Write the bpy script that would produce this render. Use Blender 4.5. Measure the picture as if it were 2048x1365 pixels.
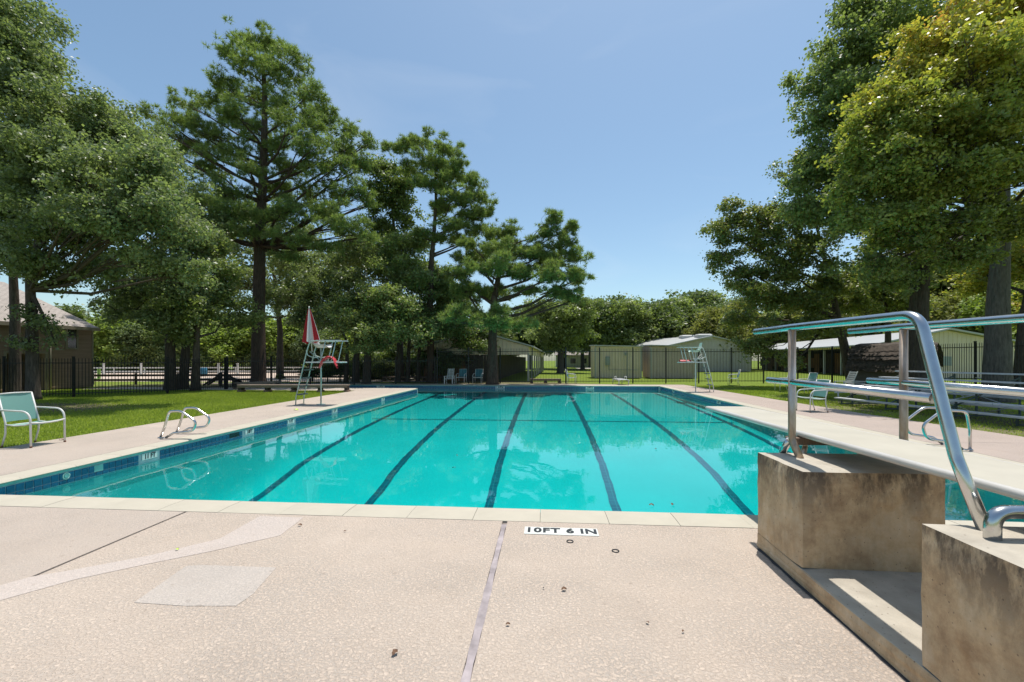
import bpy, math, random
import numpy as np
from mathutils import Vector, Matrix
S = bpy.context.scene
for o in list(bpy.data.objects): bpy.data.objects.remove(o)
random.seed(7)
R = math.radians
# ------------------------------------------------------------------ camera, world, sun
EYE = 1.62; YAW = R(4.44); FPX = 850.0
cd = bpy.data.cameras.new('camera'); cam = bpy.data.objects.new('camera', cd); S.collection.objects.link(cam)
cam.location = (0, 0, EYE); cam.rotation_euler = (R(90), 0, YAW)
cd.sensor_width = 36; cd.lens = FPX / 2048 * 36; cd.shift_y = 37.5 / 2048; cd.clip_start = 0.05; cd.clip_end = 2000
S.camera = cam
W = bpy.data.worlds.new("World"); S.world = W; W.use_nodes = True
nt = W.node_tree; nt.nodes.clear()
sky = nt.nodes.new('ShaderNodeTexSky'); sky.sky_type = 'NISHITA'; sky.sun_disc = False
SUNV = Vector((0.115, 0.21, 1.0)).normalized()
sky.sun_elevation = math.asin(SUNV.z); sky.sun_rotation = math.atan2(SUNV.x, SUNV.y)
sky.altitude = 50; sky.air_density = 1.0; sky.dust_density = 1.2; sky.ozone_density = 1.0
bg = nt.nodes.new('ShaderNodeBackground'); bg.inputs[1].default_value = 0.102
wo = nt.nodes.new('ShaderNodeOutputWorld')
hs = nt.nodes.new('ShaderNodeMix'); hs.data_type = 'RGBA'; hs.blend_type = 'MULTIPLY'; hs.inputs[0].default_value = 1; hs.inputs[7].default_value = (.87, .965, .925, 1)
nt.links.new(sky.outputs[0], hs.inputs[6]); wtc = nt.nodes.new('ShaderNodeTexCoord'); wmp = nt.nodes.new('ShaderNodeMapping'); wmp.inputs['Scale'].default_value = (1.6, 2.2, 5.5); wmp.inputs['Rotation'].default_value = (.3, .2, .5)
wns = nt.nodes.new('ShaderNodeTexNoise'); wns.inputs['Scale'].default_value = 1.7; wns.inputs['Detail'].default_value = 7; wns.inputs['Distortion'].default_value = .8
wrp = nt.nodes.new('ShaderNodeValToRGB'); wrp.color_ramp.elements[0].position = .52; wrp.color_ramp.elements[0].color = (0, 0, 0, 1); wrp.color_ramp.elements[1].position = .85; wrp.color_ramp.elements[1].color = (.16, .16, .16, 1)
wmx = nt.nodes.new('ShaderNodeMix'); wmx.data_type = 'RGBA'; wmx.inputs[7].default_value = (5.2, 5.5, 5.9, 1)
nt.links.new(wtc.outputs['Generated'], wmp.inputs[0]); nt.links.new(wmp.outputs[0], wns.inputs['Vector']); nt.links.new(wns.outputs['Fac'], wrp.inputs[0]); nt.links.new(wrp.outputs[0], wmx.inputs[0])
nt.links.new(hs.outputs[2], wmx.inputs[6]); nt.links.new(wmx.outputs[2], bg.inputs[0]); nt.links.new(bg.outputs[0], wo.inputs[0])
sl = bpy.data.lights.new('sun', 'SUN'); sl.energy = 3.1; sl.angle = R(0.53); sl.color = (1.0, 0.955, 0.89)
sun = bpy.data.objects.new('sun', sl); S.collection.objects.link(sun)
sun.rotation_euler = SUNV.to_track_quat('Z', 'Y').to_euler(); sun.location = (0, 0, 30)
S.view_settings.view_transform = 'Standard'; S.view_settings.look = 'None'
S.view_settings.exposure = 0.74; S.view_settings.gamma = 1; S.view_settings.use_curve_mapping = False

# ------------------------------------------------------------------ survey helpers (photo measurements -> metres)
FW = Vector((-math.sin(YAW), math.cos(YAW), 0)); RT = Vector((math.cos(YAW), math.sin(YAW), 0))
def ray(px, py): return FW + RT * ((px - 1024) / FPX) + Vector((0, 0, (720 - py) / FPX))
def G(px, py, z=0.0):
    r = ray(px, py); t = (z - EYE) / r.z; return Vector((0, 0, EYE)) + r * t
def D(px, py, d): return Vector((0, 0, EYE)) + ray(px, py) * d
def B(px, d):
    p = D(px, 720, d); p.z = 0; return p
def WX(px, py, X):                      # on the vertical plane x = X
    r = ray(px, py); t = X / r.x; return Vector((0, 0, EYE)) + r * t

# ------------------------------------------------------------------ object helpers
C = S.collection
def tag(o, label=None, cat=None, group=None, kind=None):
    if label: o['label'] = label
    if cat: o['category'] = cat
    if group: o['group'] = group
    if kind: o['kind'] = kind
    return o
def empty(name, loc=(0, 0, 0), rz=0, **k):
    o = bpy.data.objects.new(name, None); C.objects.link(o); o.location = loc; o.rotation_euler = (0, 0, rz)
    o.empty_display_size = .2
    return tag(o, **k)
def copy_tree(o, parent=None):
    c = o.copy(); C.objects.link(c)
    if parent: c.parent = parent
    for ch in o.children: copy_tree(ch, c)
    return c
class MB:
    def __init__(s): s.v = []; s.f = []; s.sm = []
    def add(s, vs, fs, smooth=False):
        n = len(s.v); s.v += [tuple(v) for v in vs]; s.f += [tuple(i + n for i in f) for f in fs]; s.sm += [smooth] * len(fs)
    def box(s, a, b, M=None):
        x0, y0, z0 = a; x1, y1, z1 = b
        vs = [Vector(p) for p in ((x0,y0,z0),(x1,y0,z0),(x1,y1,z0),(x0,y1,z0),(x0,y0,z1),(x1,y0,z1),(x1,y1,z1),(x0,y1,z1))]
        if M: vs = [M @ v for v in vs]
        s.add(vs, [(0,3,2,1),(4,5,6,7),(0,1,5,4),(1,2,6,5),(2,3,7,6),(3,0,4,7)]); return s
    def bbox(s, a, b, c=0.004, M=None):         # bevelled-top box
        x0, y0, z0 = a; x1, y1, z1 = b
        P = [(x0,y0,z0),(x1,y0,z0),(x1,y1,z0),(x0,y1,z0),(x0,y0,z1-c),(x1,y0,z1-c),(x1,y1,z1-c),(x0,y1,z1-c),
             (x0+c,y0+c,z1),(x1-c,y0+c,z1),(x1-c,y1-c,z1),(x0+c,y1-c,z1)]
        vs = [Vector(p) for p in P]
        if M: vs = [M @ v for v in vs]
        F = [(0,3,2,1),(8,9,10,11)]
        for i in range(4):
            j = (i + 1) % 4; F += [(i, j, 4 + j, 4 + i), (4 + i, 4 + j, 8 + j, 8 + i)]
        s.add(vs, F); return s
    def beam(s, p, q, w, h):                   # box section from p to q (w across, h up)
        p = Vector(p); q = Vector(q); d = (q - p).normalized(); up = Vector((0, 0, 1))
        if abs(d.z) > .95: up = Vector((0, 1, 0))
        a = d.cross(up).normalized() * w / 2; b = a.cross(d).normalized() * h / 2
        vs = [p-a-b, p+a-b, p+a+b, p-a+b, q-a-b, q+a-b, q+a+b, q-a+b]
        s.add(vs, [(0,1,2,3),(7,6,5,4),(0,4,5,1),(1,5,6,2),(2,6,7,3),(3,7,4,0)]); return s
    def tube(s, pts, r, n=10, cap=True):
        pts = [Vector(p) for p in pts]; rs = r if isinstance(r, (list, tuple)) else [r] * len(pts)
        m = len(pts); t0 = (pts[1] - pts[0]).normalized()
        u = t0.orthogonal().normalized(); vs = []
        for i, p in enumerate(pts):
            a = (pts[i] - pts[i-1]).normalized() if i > 0 else t0
            b = (pts[i+1] - pts[i]).normalized() if i < m - 1 else a
            t = (a + b); t = t.normalized() if t.length > 1e-6 else a
            u = (u - t * u.dot(t)); u = u.normalized() if u.length > 1e-6 else t.orthogonal().normalized()
            w = t.cross(u)
            for k in range(n):
                an = 2 * math.pi * k / n; vs.append(p + (u * math.cos(an) + w * math.sin(an)) * rs[i])
        fs = [(i*n+k, i*n+(k+1) % n, (i+1)*n+(k+1) % n, (i+1)*n+k) for i in range(m-1) for k in range(n)]
        base = len(s.v); s.add(vs, fs, True)
        if cap: s.f += [tuple(base + k for k in reversed(range(n))), tuple(base + (m-1)*n + k for k in range(n))]; s.sm += [False, False]
        return s
    def sheet(s, grid, smooth=True):            # grid[i][j] of points
        h = len(grid); w = len(grid[0]); vs = [p for row in grid for p in row]
        s.add(vs, [(i*w+j, i*w+j+1, (i+1)*w+j+1, (i+1)*w+j) for i in range(h-1) for j in range(w-1)], smooth); return s
    def mesh(s, name):
        me = bpy.data.meshes.new(name); me.from_pydata(s.v, [], s.f); me.polygons.foreach_set('use_smooth', s.sm); me.update(); return me
    def build(s, name, m, parent=None, **k):
        me = s.mesh(name); me.materials.append(m); return mobj(name, me, parent, **k)
def mobj(name, me, parent=None, loc=None, **k):
    o = bpy.data.objects.new(name, me); C.objects.link(o)
    if parent: o.parent = parent
    if loc is not None: o.location = loc
    return tag(o, **k)
def fillet(pts, r, n=6):
    pts = [Vector(p) for p in pts]; out = [pts[0]]
    for i in range(1, len(pts) - 1):
        a = pts[i-1] - pts[i]; b = pts[i+1] - pts[i]; rr = r[i-1] if isinstance(r, (list, tuple)) else r
        ang = a.angle(b); l = min(rr / max(math.tan(ang / 2), .05), a.length * .49, b.length * .49)
        A = pts[i] + a.normalized() * l; Bq = pts[i] + b.normalized() * l
        for k in range(n + 1):
            t = k / n; out.append(A * (1-t)**2 + pts[i] * 2*t*(1-t) + Bq * t*t)
    out.append(pts[-1]); return out

# ------------------------------------------------------------------ materials
class NT:
    def __init__(s, name):
        s.m = bpy.data.materials.new(name); s.m.use_nodes = True; s.t = s.m.node_tree
        s.b = s.t.nodes['Principled BSDF']; s.out = s.t.nodes['Material Output']
        s.tc = s.n('ShaderNodeTexCoord')
    def n(s, ty, **k):
        x = s.t.nodes.new(ty)
        for a, v in k.items(): setattr(x, a, v)
        return x
    def l(s, a, b): s.t.links.new(a, b)
    def noise(s, scale, detail=4, rough=.55, vec=None, stretch=None, dist=0):
        x = s.n('ShaderNodeTexNoise'); x.inputs['Scale'].default_value = scale; x.inputs['Detail'].default_value = detail
        x.inputs['Roughness'].default_value = rough; x.inputs['Distortion'].default_value = dist
        v = vec or s.tc.outputs['Object']
        if stretch:
            mp = s.n('ShaderNodeMapping'); mp.inputs['Scale'].default_value = stretch; s.l(v, mp.inputs[0]); v = mp.outputs[0]
        s.l(v, x.inputs['Vector']); return x.outputs['Fac']
    def ramp(s, fac, stops):
        x = s.n('ShaderNodeValToRGB'); e = x.color_ramp.elements
        while len(e) < len(stops): e.new(.5)
        for q, (p, c) in zip(e, stops):
            q.position = p; q.color = (*c, 1) if len(c) == 3 else c
        s.l(fac, x.inputs[0]); return x.outputs[0]
    def mix(s, fac, a, b, mode='MIX'):
        x = s.n('ShaderNodeMix', data_type='RGBA', blend_type=mode)
        for sock, val in ((x.inputs[0], fac), (x.inputs[6], a), (x.inputs[7], b)):
            if isinstance(val, (int, float)): sock.default_value = val
            elif isinstance(val, tuple): sock.default_value = (*val, 1)
            else: s.l(val, sock)
        return x.outputs[2]
    def math(s, op, a, b=0):
        x = s.n('ShaderNodeMath', operation=op)
        for sock, val in ((x.inputs[0], a), (x.inputs[1], b)):
            if isinstance(val, (int, float)): sock.default_value = val
            else: s.l(val, sock)
        return x.outputs[0]
    def bump(s, h, strength=.3, dist=.01, prev=None):
        x = s.n('ShaderNodeBump'); x.inputs['Strength'].default_value = strength; x.inputs['Distance'].default_value = dist
        s.l(h, x.inputs['Height'])
        if prev: s.l(prev, x.inputs['Normal'])
        s.l(x.outputs[0], s.b.inputs['Normal']); return x.outputs[0]
    def col(s, c):
        if isinstance(c, tuple): s.b.inputs['Base Color'].default_value = (*c, 1)
        else: s.l(c, s.b.inputs['Base Color'])
    def set(s, rough=.6, metal=0, spec=.5):
        s.b.inputs['Roughness'].default_value = rough; s.b.inputs['Metallic'].default_value = metal
        s.b.inputs['Specular IOR Level'].default_value = spec; return s.m
K3 = lambda v: (v, v, v)
def mulc(c, k): return tuple(min(1, x * k) for x in c)
def simple(name, c, rough=.6, metal=0, var=.25, scale=6, bump=.15, bscale=60, spec=.5, bd=.004, stretch=None):
    m = NT(name); f = m.noise(scale, 5, stretch=stretch)
    m.col(m.ramp(f, [(.3, mulc(c, 1 - var)), (.7, mulc(c, 1 + var * .6))]))
    if bump: m.bump(m.noise(bscale, 4, stretch=stretch), bump, bd)
    return m.set(rough, metal, spec)
M = {}
# deck : cream knock-down coating with grey flecks worn through it
def deck_mat(name, base, fleckamt=1.0):
    m = NT(name)
    big = m.noise(.7, 5, .6); mid = m.noise(3.1, 4); patch = m.noise(.9, 3, .5, stretch=(1, 1.4, 1))
    c = m.ramp(big, [(.28, mulc(base, .86)), (.45, mulc(base, .97)), (.58, base), (.72, mulc(base, 1.08))])
    stn = m.noise(1.9, 9, .72); c = m.mix(m.math('MULTIPLY', m.ramp(stn, [(.52, K3(0)), (.66, K3(1))]), .12), c, (.27, .225, .18))
    c = m.mix(m.math('MULTIPLY', mid, .22), c, (base[0]*.95, base[1]*.82, base[2]*.70))
    v = m.n('ShaderNodeTexVoronoi', feature='F1'); v.inputs['Scale'].default_value = 62; v.inputs['Randomness'].default_value = 1
    m.l(m.tc.outputs['Object'], v.inputs['Vector'])
    fine = m.noise(58, 4, .6, dist=.6)
    pm = m.ramp(patch, [(.34, K3(.22)), (.62, K3(1))])
    fl = m.ramp(fine, [(.49, K3(0)), (.56, K3(1))])
    fl2 = m.math('MULTIPLY', m.math('MULTIPLY', fl, pm), (.40 * fleckamt))
    c = m.mix(fl2, c, (.21, .205, .195))
    sp = m.noise(17, 2, .5); c = m.mix(m.math('MULTIPLY', m.ramp(sp, [(.67, K3(0)), (.73, K3(1))]), .3), c, (.24, .19, .15))
    m.col(c)
    b1 = m.bump(m.ramp(fine, [(.40, K3(1)), (.58, K3(0))]), .8 * fleckamt, .005)
    m.bump(m.noise(160, 3), .35, .0018, b1)
    return m.set(.85, 0, .2)
M['deck'] = deck_mat('deck_coating', (0.529, 0.442, 0.365), 1.1)
M['deck_smooth'] = deck_mat('deck_coating_left', (0.454, 0.384, 0.325), .8)
M['deck_pink'] = deck_mat('deck_coating_right', (0.432, 0.354, 0.306), .9)
M['patch'] = deck_mat('deck_repair', (0.524, 0.455, 0.407), .8)
M['patch_grey'] = deck_mat('deck_repair_grey', (0.487, 0.433, 0.384), .8)
M['under'] = simple('deck_sub_base', (.24, .20, .18), .9, var=.3, scale=20)
M['filler'] = simple('joint_filler', (0.336, 0.288, 0.288), .8, var=.35, scale=9, bump=.5, bscale=45)
M['rail_shade'] = simple('painted_rail_shade', (.05, .05, .055), .85, var=.5, scale=30, bump=.8, bscale=70, bd=.01)  # near-black tone standing in for rail shadow beside the diving stand
M['coping'] = simple('coping_stone', (0.452, 0.41, 0.328), .75, var=.09, scale=2.3, bump=.12, bscale=90, bd=.002, spec=.3)
M['coping_under'] = simple('coping_paint', (.16, .42, .38), .6, var=.15, scale=4)
M['grout'] = simple('pool_grout', (.42, .47, .48), .8, var=.15, scale=20)
def tilemat(name, c):
    m = NT(name); oi = m.n('ShaderNodeObjectInfo')
    f = m.noise(9, 4)
    a = m.ramp(f, [(.3, mulc(c, .7)), (.7, mulc(c, 1.3))])
    m.col(m.mix(m.math('MULTIPLY', oi.outputs['Random'], .55), a, mulc(c, .55)))
    m.bump(m.noise(40, 2), .08, .002); return m.set(.14, 0, .6)
M['tile'] = tilemat('blue_glazed_tile', (.022, .12, .23))
M['tile_black'] = tilemat('black_glazed_tile', (.008, .012, .016))
M['marker'] = simple('white_marker_tile', (.66, .67, .62), .3, var=.08)
M['ink'] = simple('black_marking', (.02, .022, .024), .5, var=.2)
def plaster():
    m = NT('pool_plaster'); f = m.noise(.8, 4); g = m.noise(5, 4)
    c = m.ramp(f, [(.3, (.075, .455, .425)), (.7, (.09, .50, .465))]); c = m.mix(m.math('MULTIPLY', g, .14), c, (.06, .33, .31))
    m.col(c); return m.set(.8, 0, .1)
M['plaster'] = plaster()
def laneband():
    m = NT('lane_line_tile'); br = m.n('ShaderNodeTexBrick'); br.inputs['Scale'].default_value = 1.0
    br.inputs['Brick Width'].default_value = .15; br.inputs['Row Height'].default_value = .15; br.offset = 0
    br.inputs['Mortar Size'].default_value = .008; br.inputs['Color1'].default_value = (.012, .05, .085, 1)
    br.inputs['Color2'].default_value = (.02, .075, .12, 1); br.inputs['Mortar'].default_value = (.05, .14, .17, 1)
    m.l(m.tc.outputs['Object'], br.inputs['Vector']); m.col(br.outputs['Color']); return m.set(.5)
M['lane'] = laneband()
def water():
    m = NT('pool_water'); t = m.t; t.nodes.remove(m.b)
    ge = m.n('ShaderNodeNewGeometry')
    tr = m.n('ShaderNodeBsdfTransparent'); gl = m.n('ShaderNodeBsdfGlossy'); gl.inputs['Roughness'].default_value = .0
    bp = m.n('ShaderNodeBump'); bp.inputs['Strength'].default_value = .16; bp.inputs['Distance'].default_value = .02
    w1 = m.noise(2.6, 3, .5, dist=.4); w2 = m.noise(.7, 2); hh = m.math('ADD', m.math('MULTIPLY', w1, .35), w2); m.l(hh, bp.inputs['Height'])
    m.l(bp.outputs[0], gl.inputs['Normal'])
    dt = m.n('ShaderNodeVectorMath', operation='DOT_PRODUCT'); m.l(ge.outputs['Incoming'], dt.inputs[0]); m.l(bp.outputs[0], dt.inputs[1])
    cc = m.math('ABSOLUTE', dt.outputs['Value']); om = m.math('SUBTRACT', 1, cc)
    fr = m.math('ADD', m.math('MULTIPLY', m.math('POWER', om, 5), .98), .02)
    sx = m.n('ShaderNodeSeparateXYZ'); m.l(ge.outputs['True Normal'], sx.inputs[0])
    top = m.math('GREATER_THAN', m.math('ABSOLUTE', sx.outputs['Z']), .9)
    pz = m.n('ShaderNodeSeparateXYZ'); m.l(ge.outputs['Position'], pz.inputs[0])
    top2 = m.math('GREATER_THAN', pz.outputs['Z'], -.32)
    fac = m.math('MULTIPLY', m.math('MULTIPLY', fr, top), top2)
    mx = m.n('ShaderNodeMixShader'); m.l(fac, mx.inputs[0]); m.l(tr.outputs[0], mx.inputs[1]); m.l(gl.outputs[0], mx.inputs[2])
    m.l(mx.outputs[0], m.out.inputs['Surface'])
    va = m.n('ShaderNodeVolumeAbsorption'); va.inputs['Color'].default_value = (.06, .94, .945, 1); va.inputs['Density'].default_value = .62
    m.l(va.outputs[0], m.out.inputs['Volume']); return m.m
M['water'] = water()
def concrete():
    m = NT('stained_concrete'); base = (.56, .41, .25)
    a = m.noise(3.6, 12, .74); c = m.ramp(a, [(.32, (.36, .235, .135)), (.5, base), (.66, (.64, .51, .35))])
    o = m.noise(3.1, 10, .7); c = m.mix(m.math('MULTIPLY', m.ramp(o, [(.55, K3(0)), (.68, K3(1))]), .35), c, (.46, .25, .10))
    st = m.noise(3.4, 12, .74, stretch=(1.5, 1.5, .55))
    sx = m.n('ShaderNodeSeparateXYZ'); m.l(m.tc.outputs['Object'], sx.inputs[0])
    hi = m.ramp(sx.outputs['Z'], [(.50, K3(.0)), (.80, K3(1))])
    k = m.math('MULTIPLY', m.ramp(st, [(.43, K3(0)), (.57, K3(1))]), m.math('ADD', m.math('MULTIPLY', hi, .70), .22))
    c = m.mix(k, c, (.09, .07, .055))
    ge = m.n('ShaderNodeNewGeometry'); s2 = m.n('ShaderNodeSeparateXYZ'); m.l(ge.outputs['True Normal'], s2.inputs[0])
    topf = m.math('GREATER_THAN', s2.outputs['Z'], .7); tn = m.noise(6, 5)
    c = m.mix(topf, c, m.ramp(tn, [(.3, (.36, .32, .26)), (.7, (.49, .44, .36))]))
    vo = m.n('ShaderNodeTexVoronoi'); vo.inputs['Scale'].default_value = 26; m.l(m.tc.outputs['Object'], vo.inputs['Vector']); ho_ = m.ramp(vo.outputs['Distance'], [(.07, K3(0)), (.13, K3(1))]); c = m.mix(m.math('MULTIPLY', m.math('SUBTRACT', 1, ho_), .6), c, (.12, .09, .07)); m.col(c); b = m.bump(m.noise(7, 8, .7), .5, .02); b = m.bump(ho_, .5, .006, b); m.bump(m.noise(60, 6, .7), .5, .005, b); return m.set(.9, 0, .2)
M['concrete'] = concrete()
M['board'] = simple('diving_board_grit', (0.44, 0.408, 0.336), .7, var=.07, scale=3, bump=.3, bscale=250, bd=.0015, spec=.3)
M['board_edge'] = simple('diving_board_rail', (0.528, 0.504, 0.464), .35, var=.12, scale=8, bump=.05, stretch=(4, .5, 4))
def steel():
    m = NT('brushed_steel'); f = m.noise(5, 5, .6); 
    m.col(m.ramp(f, [(.3, (.50, .50, .49)), (.7, (.64, .64, .63))]))
    r = m.ramp(m.noise(14, 4), [(.3, K3(.17)), (.7, K3(.27))]); m.set(.2, 1, .5); m.l(r, m.b.inputs['Roughness'])
    return m.m
M['steel'] = steel()
def oldsteel():
    m = NT('tarnished_steel'); f = m.noise(9, 5, .6, stretch=(1, 1, .3))
    m.col(m.ramp(f, [(.35, (.30, .21, .14)), (.55, (.50, .40, .31)), (.7, (.60, .56, .50))])); m.bump(m.noise(50, 3), .1, .002)
    return m.set(.42, .75, .5)
M['oldsteel'] = oldsteel()
M['fixing_wood'] = simple('weathered_timber', (.20, .13, .09), .8, var=.4, scale=5, bump=.5, bscale=30, stretch=(6, 1, 1))
M['grey_wood'] = simple('grey_bench_timber', (.22, .17, .13), .85, var=.35, scale=4, bump=.5, bscale=30, stretch=(1, 6, 6))
M['dark_wood'] = simple('dark_rail_timber', (.06, .05, .042), .85, var=.4, scale=5, bump=.5, bscale=30)
M['white_metal'] = simple('white_powder_coat', (0.629, 0.62, 0.586), .4, var=.08, scale=12, bump=.05)
M['green_metal'] = simple('pale_green_tube', (.40, .50, .45), .4, .35, var=.25, scale=8, bump=.05)
M['rust'] = simple('rusty_foot', (.17, .06, .03), .9, var=.4, scale=40)
def sling(name, c):
    m = NT(name); w = m.n('ShaderNodeTexWave'); w.inputs['Scale'].default_value = 60; m.l(m.tc.outputs['Object'], w.inputs['Vector'])
    m.col(m.mix(m.math('MULTIPLY', w.outputs['Fac'], .15), c, mulc(c, .7))); m.set(.6)
    tl = m.n('ShaderNodeBsdfTranslucent'); tl.inputs[0].default_value = (*c, 1); mx = m.n('ShaderNodeMixShader'); mx.inputs[0].default_value = .35
    m.l(m.b.outputs[0], mx.inputs[1]); m.l(tl.outputs[0], mx.inputs[2]); m.l(mx.outputs[0], m.out.inputs['Surface']); return m.m
M['sling'] = sling('aqua_sling_fabric', (.24, .46, .41)); M['sling_blue'] = sling('blue_sling_fabric', (.12, .34, .40))
M['red_cloth'] = sling('red_canvas', (.42, .015, .02)); M['white_cloth'] = sling('white_canvas', (.72, .72, .70))
M['red_foam'] = simple('red_foam', (.50, .03, .04), .45, var=.15, bump=.05)
M['white_plastic'] = simple('white_plastic', (0.595, 0.586, 0.561), .45, var=.1, bump=.03)
M['green_plastic'] = simple('pale_green_plastic', (.42, .58, .50), .4, var=.08, bump=.03)
M['step'] = simple('dark_tread', (.07, .10, .10), .6, var=.3)
M['fence'] = simple('black_iron', (.012, .012, .013), .5, var=.3, bump=0)
M['alu'] = simple('aluminium_plank', (.58, .59, .60), .5, .3, var=.15, scale=5, bump=.05)
M['siding'] = simple('brown_siding', (0.336, 0.232, 0.168), .8, var=.2, scale=3, bump=.25, bscale=30, stretch=(1, .2, 4))
M['trim'] = simple('tan_trim', (.30, .26, .19), .7, var=.12)
M['glass'] = simple('dark_window', (.015, .02, .02), .08, var=.3, bump=0, spec=.8)
M['dark'] = simple('dark_interior', (.03, .026, .022), .9, var=.3)
M['cream_metal'] = simple('cream_sheet_metal', (0.714, 0.595, 0.459), .5, var=.06, scale=1.5, bump=0)
M['grey_metal'] = simple('grey_sheet_metal', (0.527, 0.433, 0.383), .5, var=.06, scale=1.5, bump=0)
M['sage_metal'] = simple('sage_sheet_metal', (0.448, 0.408, 0.36), .5, var=.06, scale=1.5, bump=0)
M['roof_metal'] = simple('white_metal_roof', (0.446, 0.446, 0.434), .4, var=.08, scale=1, bump=0)
M['brown_board'] = simple('stall_boards', (.24, .12, .055), .8, var=.35, scale=3, bump=.3, stretch=(3, 3, .4))
M['panel_box'] = simple('grey_electric_box', (.30, .34, .33), .5, var=.1)
M['sand'] = simple('arena_sand', (0.484, 0.382, 0.304), .95, var=.15, scale=.6, bump=.4, bscale=6, bd=.05)
M['pathcol'] = simple('pale_path', (.55, .50, .44), .9, var=.12, scale=1)
M['barrel'] = simple('blue_barrel', (.03, .17, .28), .5, var=.15)
M['lime'] = simple('lime_paint', (.22, .42, .08), .6, var=.2)
M['thatch'] = simple('weathered_shingle', (.085, .065, .05), .95, var=.6, scale=7, bump=.8, bscale=25, bd=.03)
M['shed_wall'] = simple('grey_brown_siding', (.13, .11, .09), .85, var=.2, scale=4)
def shingle():
    m = NT('roof_shingles'); br = m.n('ShaderNodeTexBrick'); br.inputs['Scale'].default_value = 1
    br.inputs['Brick Width'].default_value = .3; br.inputs['Row Height'].default_value = .14; br.inputs['Mortar Size'].default_value = .01
    br.inputs['Color1'].default_value = (.42, .37, .33, 1); br.inputs['Color2'].default_value = (.34, .30, .27, 1); br.inputs['Mortar'].default_value = (.08, .07, .06, 1)
    mp = m.n('ShaderNodeMapping'); mp.inputs['Rotation'].default_value = (0, 0, R(90)); m.l(m.tc.outputs['Object'], mp.inputs[0])
    m.l(mp.outputs[0], br.inputs['Vector']); c = m.mix(m.math('MULTIPLY', m.noise(30, 3), .3), br.outputs['Color'], (.34, .31, .29)); m.col(c)
    m.bump(br.outputs['Fac'], -.5, .02); return m.set(.9, 0, .2)
M['shingle'] = shingle()
def ground():
    m = NT('lawn_ground'); a = m.noise(.25, 5, .6); b = m.noise(2.5, 5, .7); f = m.noise(35, 3, .7)
    g = m.ramp(b, [(.3, (.12, .17, .025)), (.55, (.18, .235, .035)), (.75, (.25, .28, .06))])
    g = m.mix(m.math('MULTIPLY', f, .5), g, (.09, .14, .018))
    # worn soil below the bleachers and, with painted canopy shade, by the left trees
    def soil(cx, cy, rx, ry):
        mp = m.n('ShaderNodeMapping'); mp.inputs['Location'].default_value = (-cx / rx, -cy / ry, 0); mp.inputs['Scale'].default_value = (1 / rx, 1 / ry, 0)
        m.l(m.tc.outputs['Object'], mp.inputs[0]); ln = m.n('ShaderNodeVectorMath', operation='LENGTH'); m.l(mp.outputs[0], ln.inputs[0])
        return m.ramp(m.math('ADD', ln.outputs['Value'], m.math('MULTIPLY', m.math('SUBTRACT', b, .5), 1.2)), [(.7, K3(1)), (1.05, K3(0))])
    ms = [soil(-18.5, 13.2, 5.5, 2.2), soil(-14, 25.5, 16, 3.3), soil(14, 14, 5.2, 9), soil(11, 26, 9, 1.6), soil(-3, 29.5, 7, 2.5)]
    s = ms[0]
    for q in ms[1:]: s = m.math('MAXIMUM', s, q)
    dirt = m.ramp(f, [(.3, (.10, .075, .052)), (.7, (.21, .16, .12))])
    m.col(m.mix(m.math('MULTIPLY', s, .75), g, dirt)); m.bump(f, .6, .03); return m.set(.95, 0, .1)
M['ground'] = ground()
def bark(name, c):
    m = NT(name); f = m.noise(6, 6, .7, stretch=(3, 3, .5)); m.col(m.ramp(f, [(.3, mulc(c, .5)), (.7, mulc(c, 1.5))])); m.bump(f, .9, .04); return m.set(.95, 0, .1)
M['bark'] = bark('oak_bark', (.095, .078, .064)); M['bark_pine'] = bark('pine_bark', (.095, .068, .053)); M['bark_grey'] = bark('grey_bark', (.12, .11, .095))
def leafmat(name, stops, rough=.42, tl=.32, spec=.5):
    m = NT(name); at = m.n('ShaderNodeAttribute', attribute_name='tone')
    c = m.ramp(at.outputs['Fac'], stops); m.col(c); m.set(rough, 0, spec)
    t = m.n('ShaderNodeBsdfTranslucent'); m.l(m.mix(1.0, c, (1.35, 1.5, .7), 'MULTIPLY'), t.inputs[0])
    mx = m.n('ShaderNodeMixShader'); mx.inputs[0].default_value = tl
    m.l(m.b.outputs[0], mx.inputs[1]); m.l(t.outputs[0], mx.inputs[2]); m.l(mx.outputs[0], m.out.inputs['Surface']); return m.m
M['lf_oak'] = leafmat('oak_leaf', [(0, (.12, .15, .08)), (.5, (.19, .23, .115)), (1, (.32, .365, .18))], 0.4, 0.42, 0.4)
M['lf_dark'] = leafmat('dark_leaf', [(0, (.105, .14, .05)), (.6, (.16, .20, .07)), (1, (.27, .31, .10))], 0.42, 0.42, 0.4)
M['lf_mid'] = leafmat('mid_leaf', [(0, (.125, .155, .065)), (.5, (.20, .24, .095)), (1, (.33, .375, .13))], 0.42, 0.42, 0.4)
M['lf_lime'] = leafmat('lime_leaf', [(0, (.17, .22, .05)), (.5, (.24, .31, .07)), (1, (.34, .40, .10))], 0.5, 0.4, 0.3)
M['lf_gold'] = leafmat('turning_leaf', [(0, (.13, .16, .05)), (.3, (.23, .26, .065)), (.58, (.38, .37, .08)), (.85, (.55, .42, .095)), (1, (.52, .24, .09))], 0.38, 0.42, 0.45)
M['lf_olive'] = leafmat('olive_leaf', [(0, (.11, .14, .05)), (.5, (.18, .21, .07)), (.85, (.28, .28, .08)), (1, (.34, .25, .09))], 0.4, 0.38, 0.45)
M['lf_pine'] = leafmat('pine_needle', [(0, (.12, .155, .06)), (.5, (.19, .245, .085)), (1, (.32, .385, .125))], 0.5, 0.4, 0.3)
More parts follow.
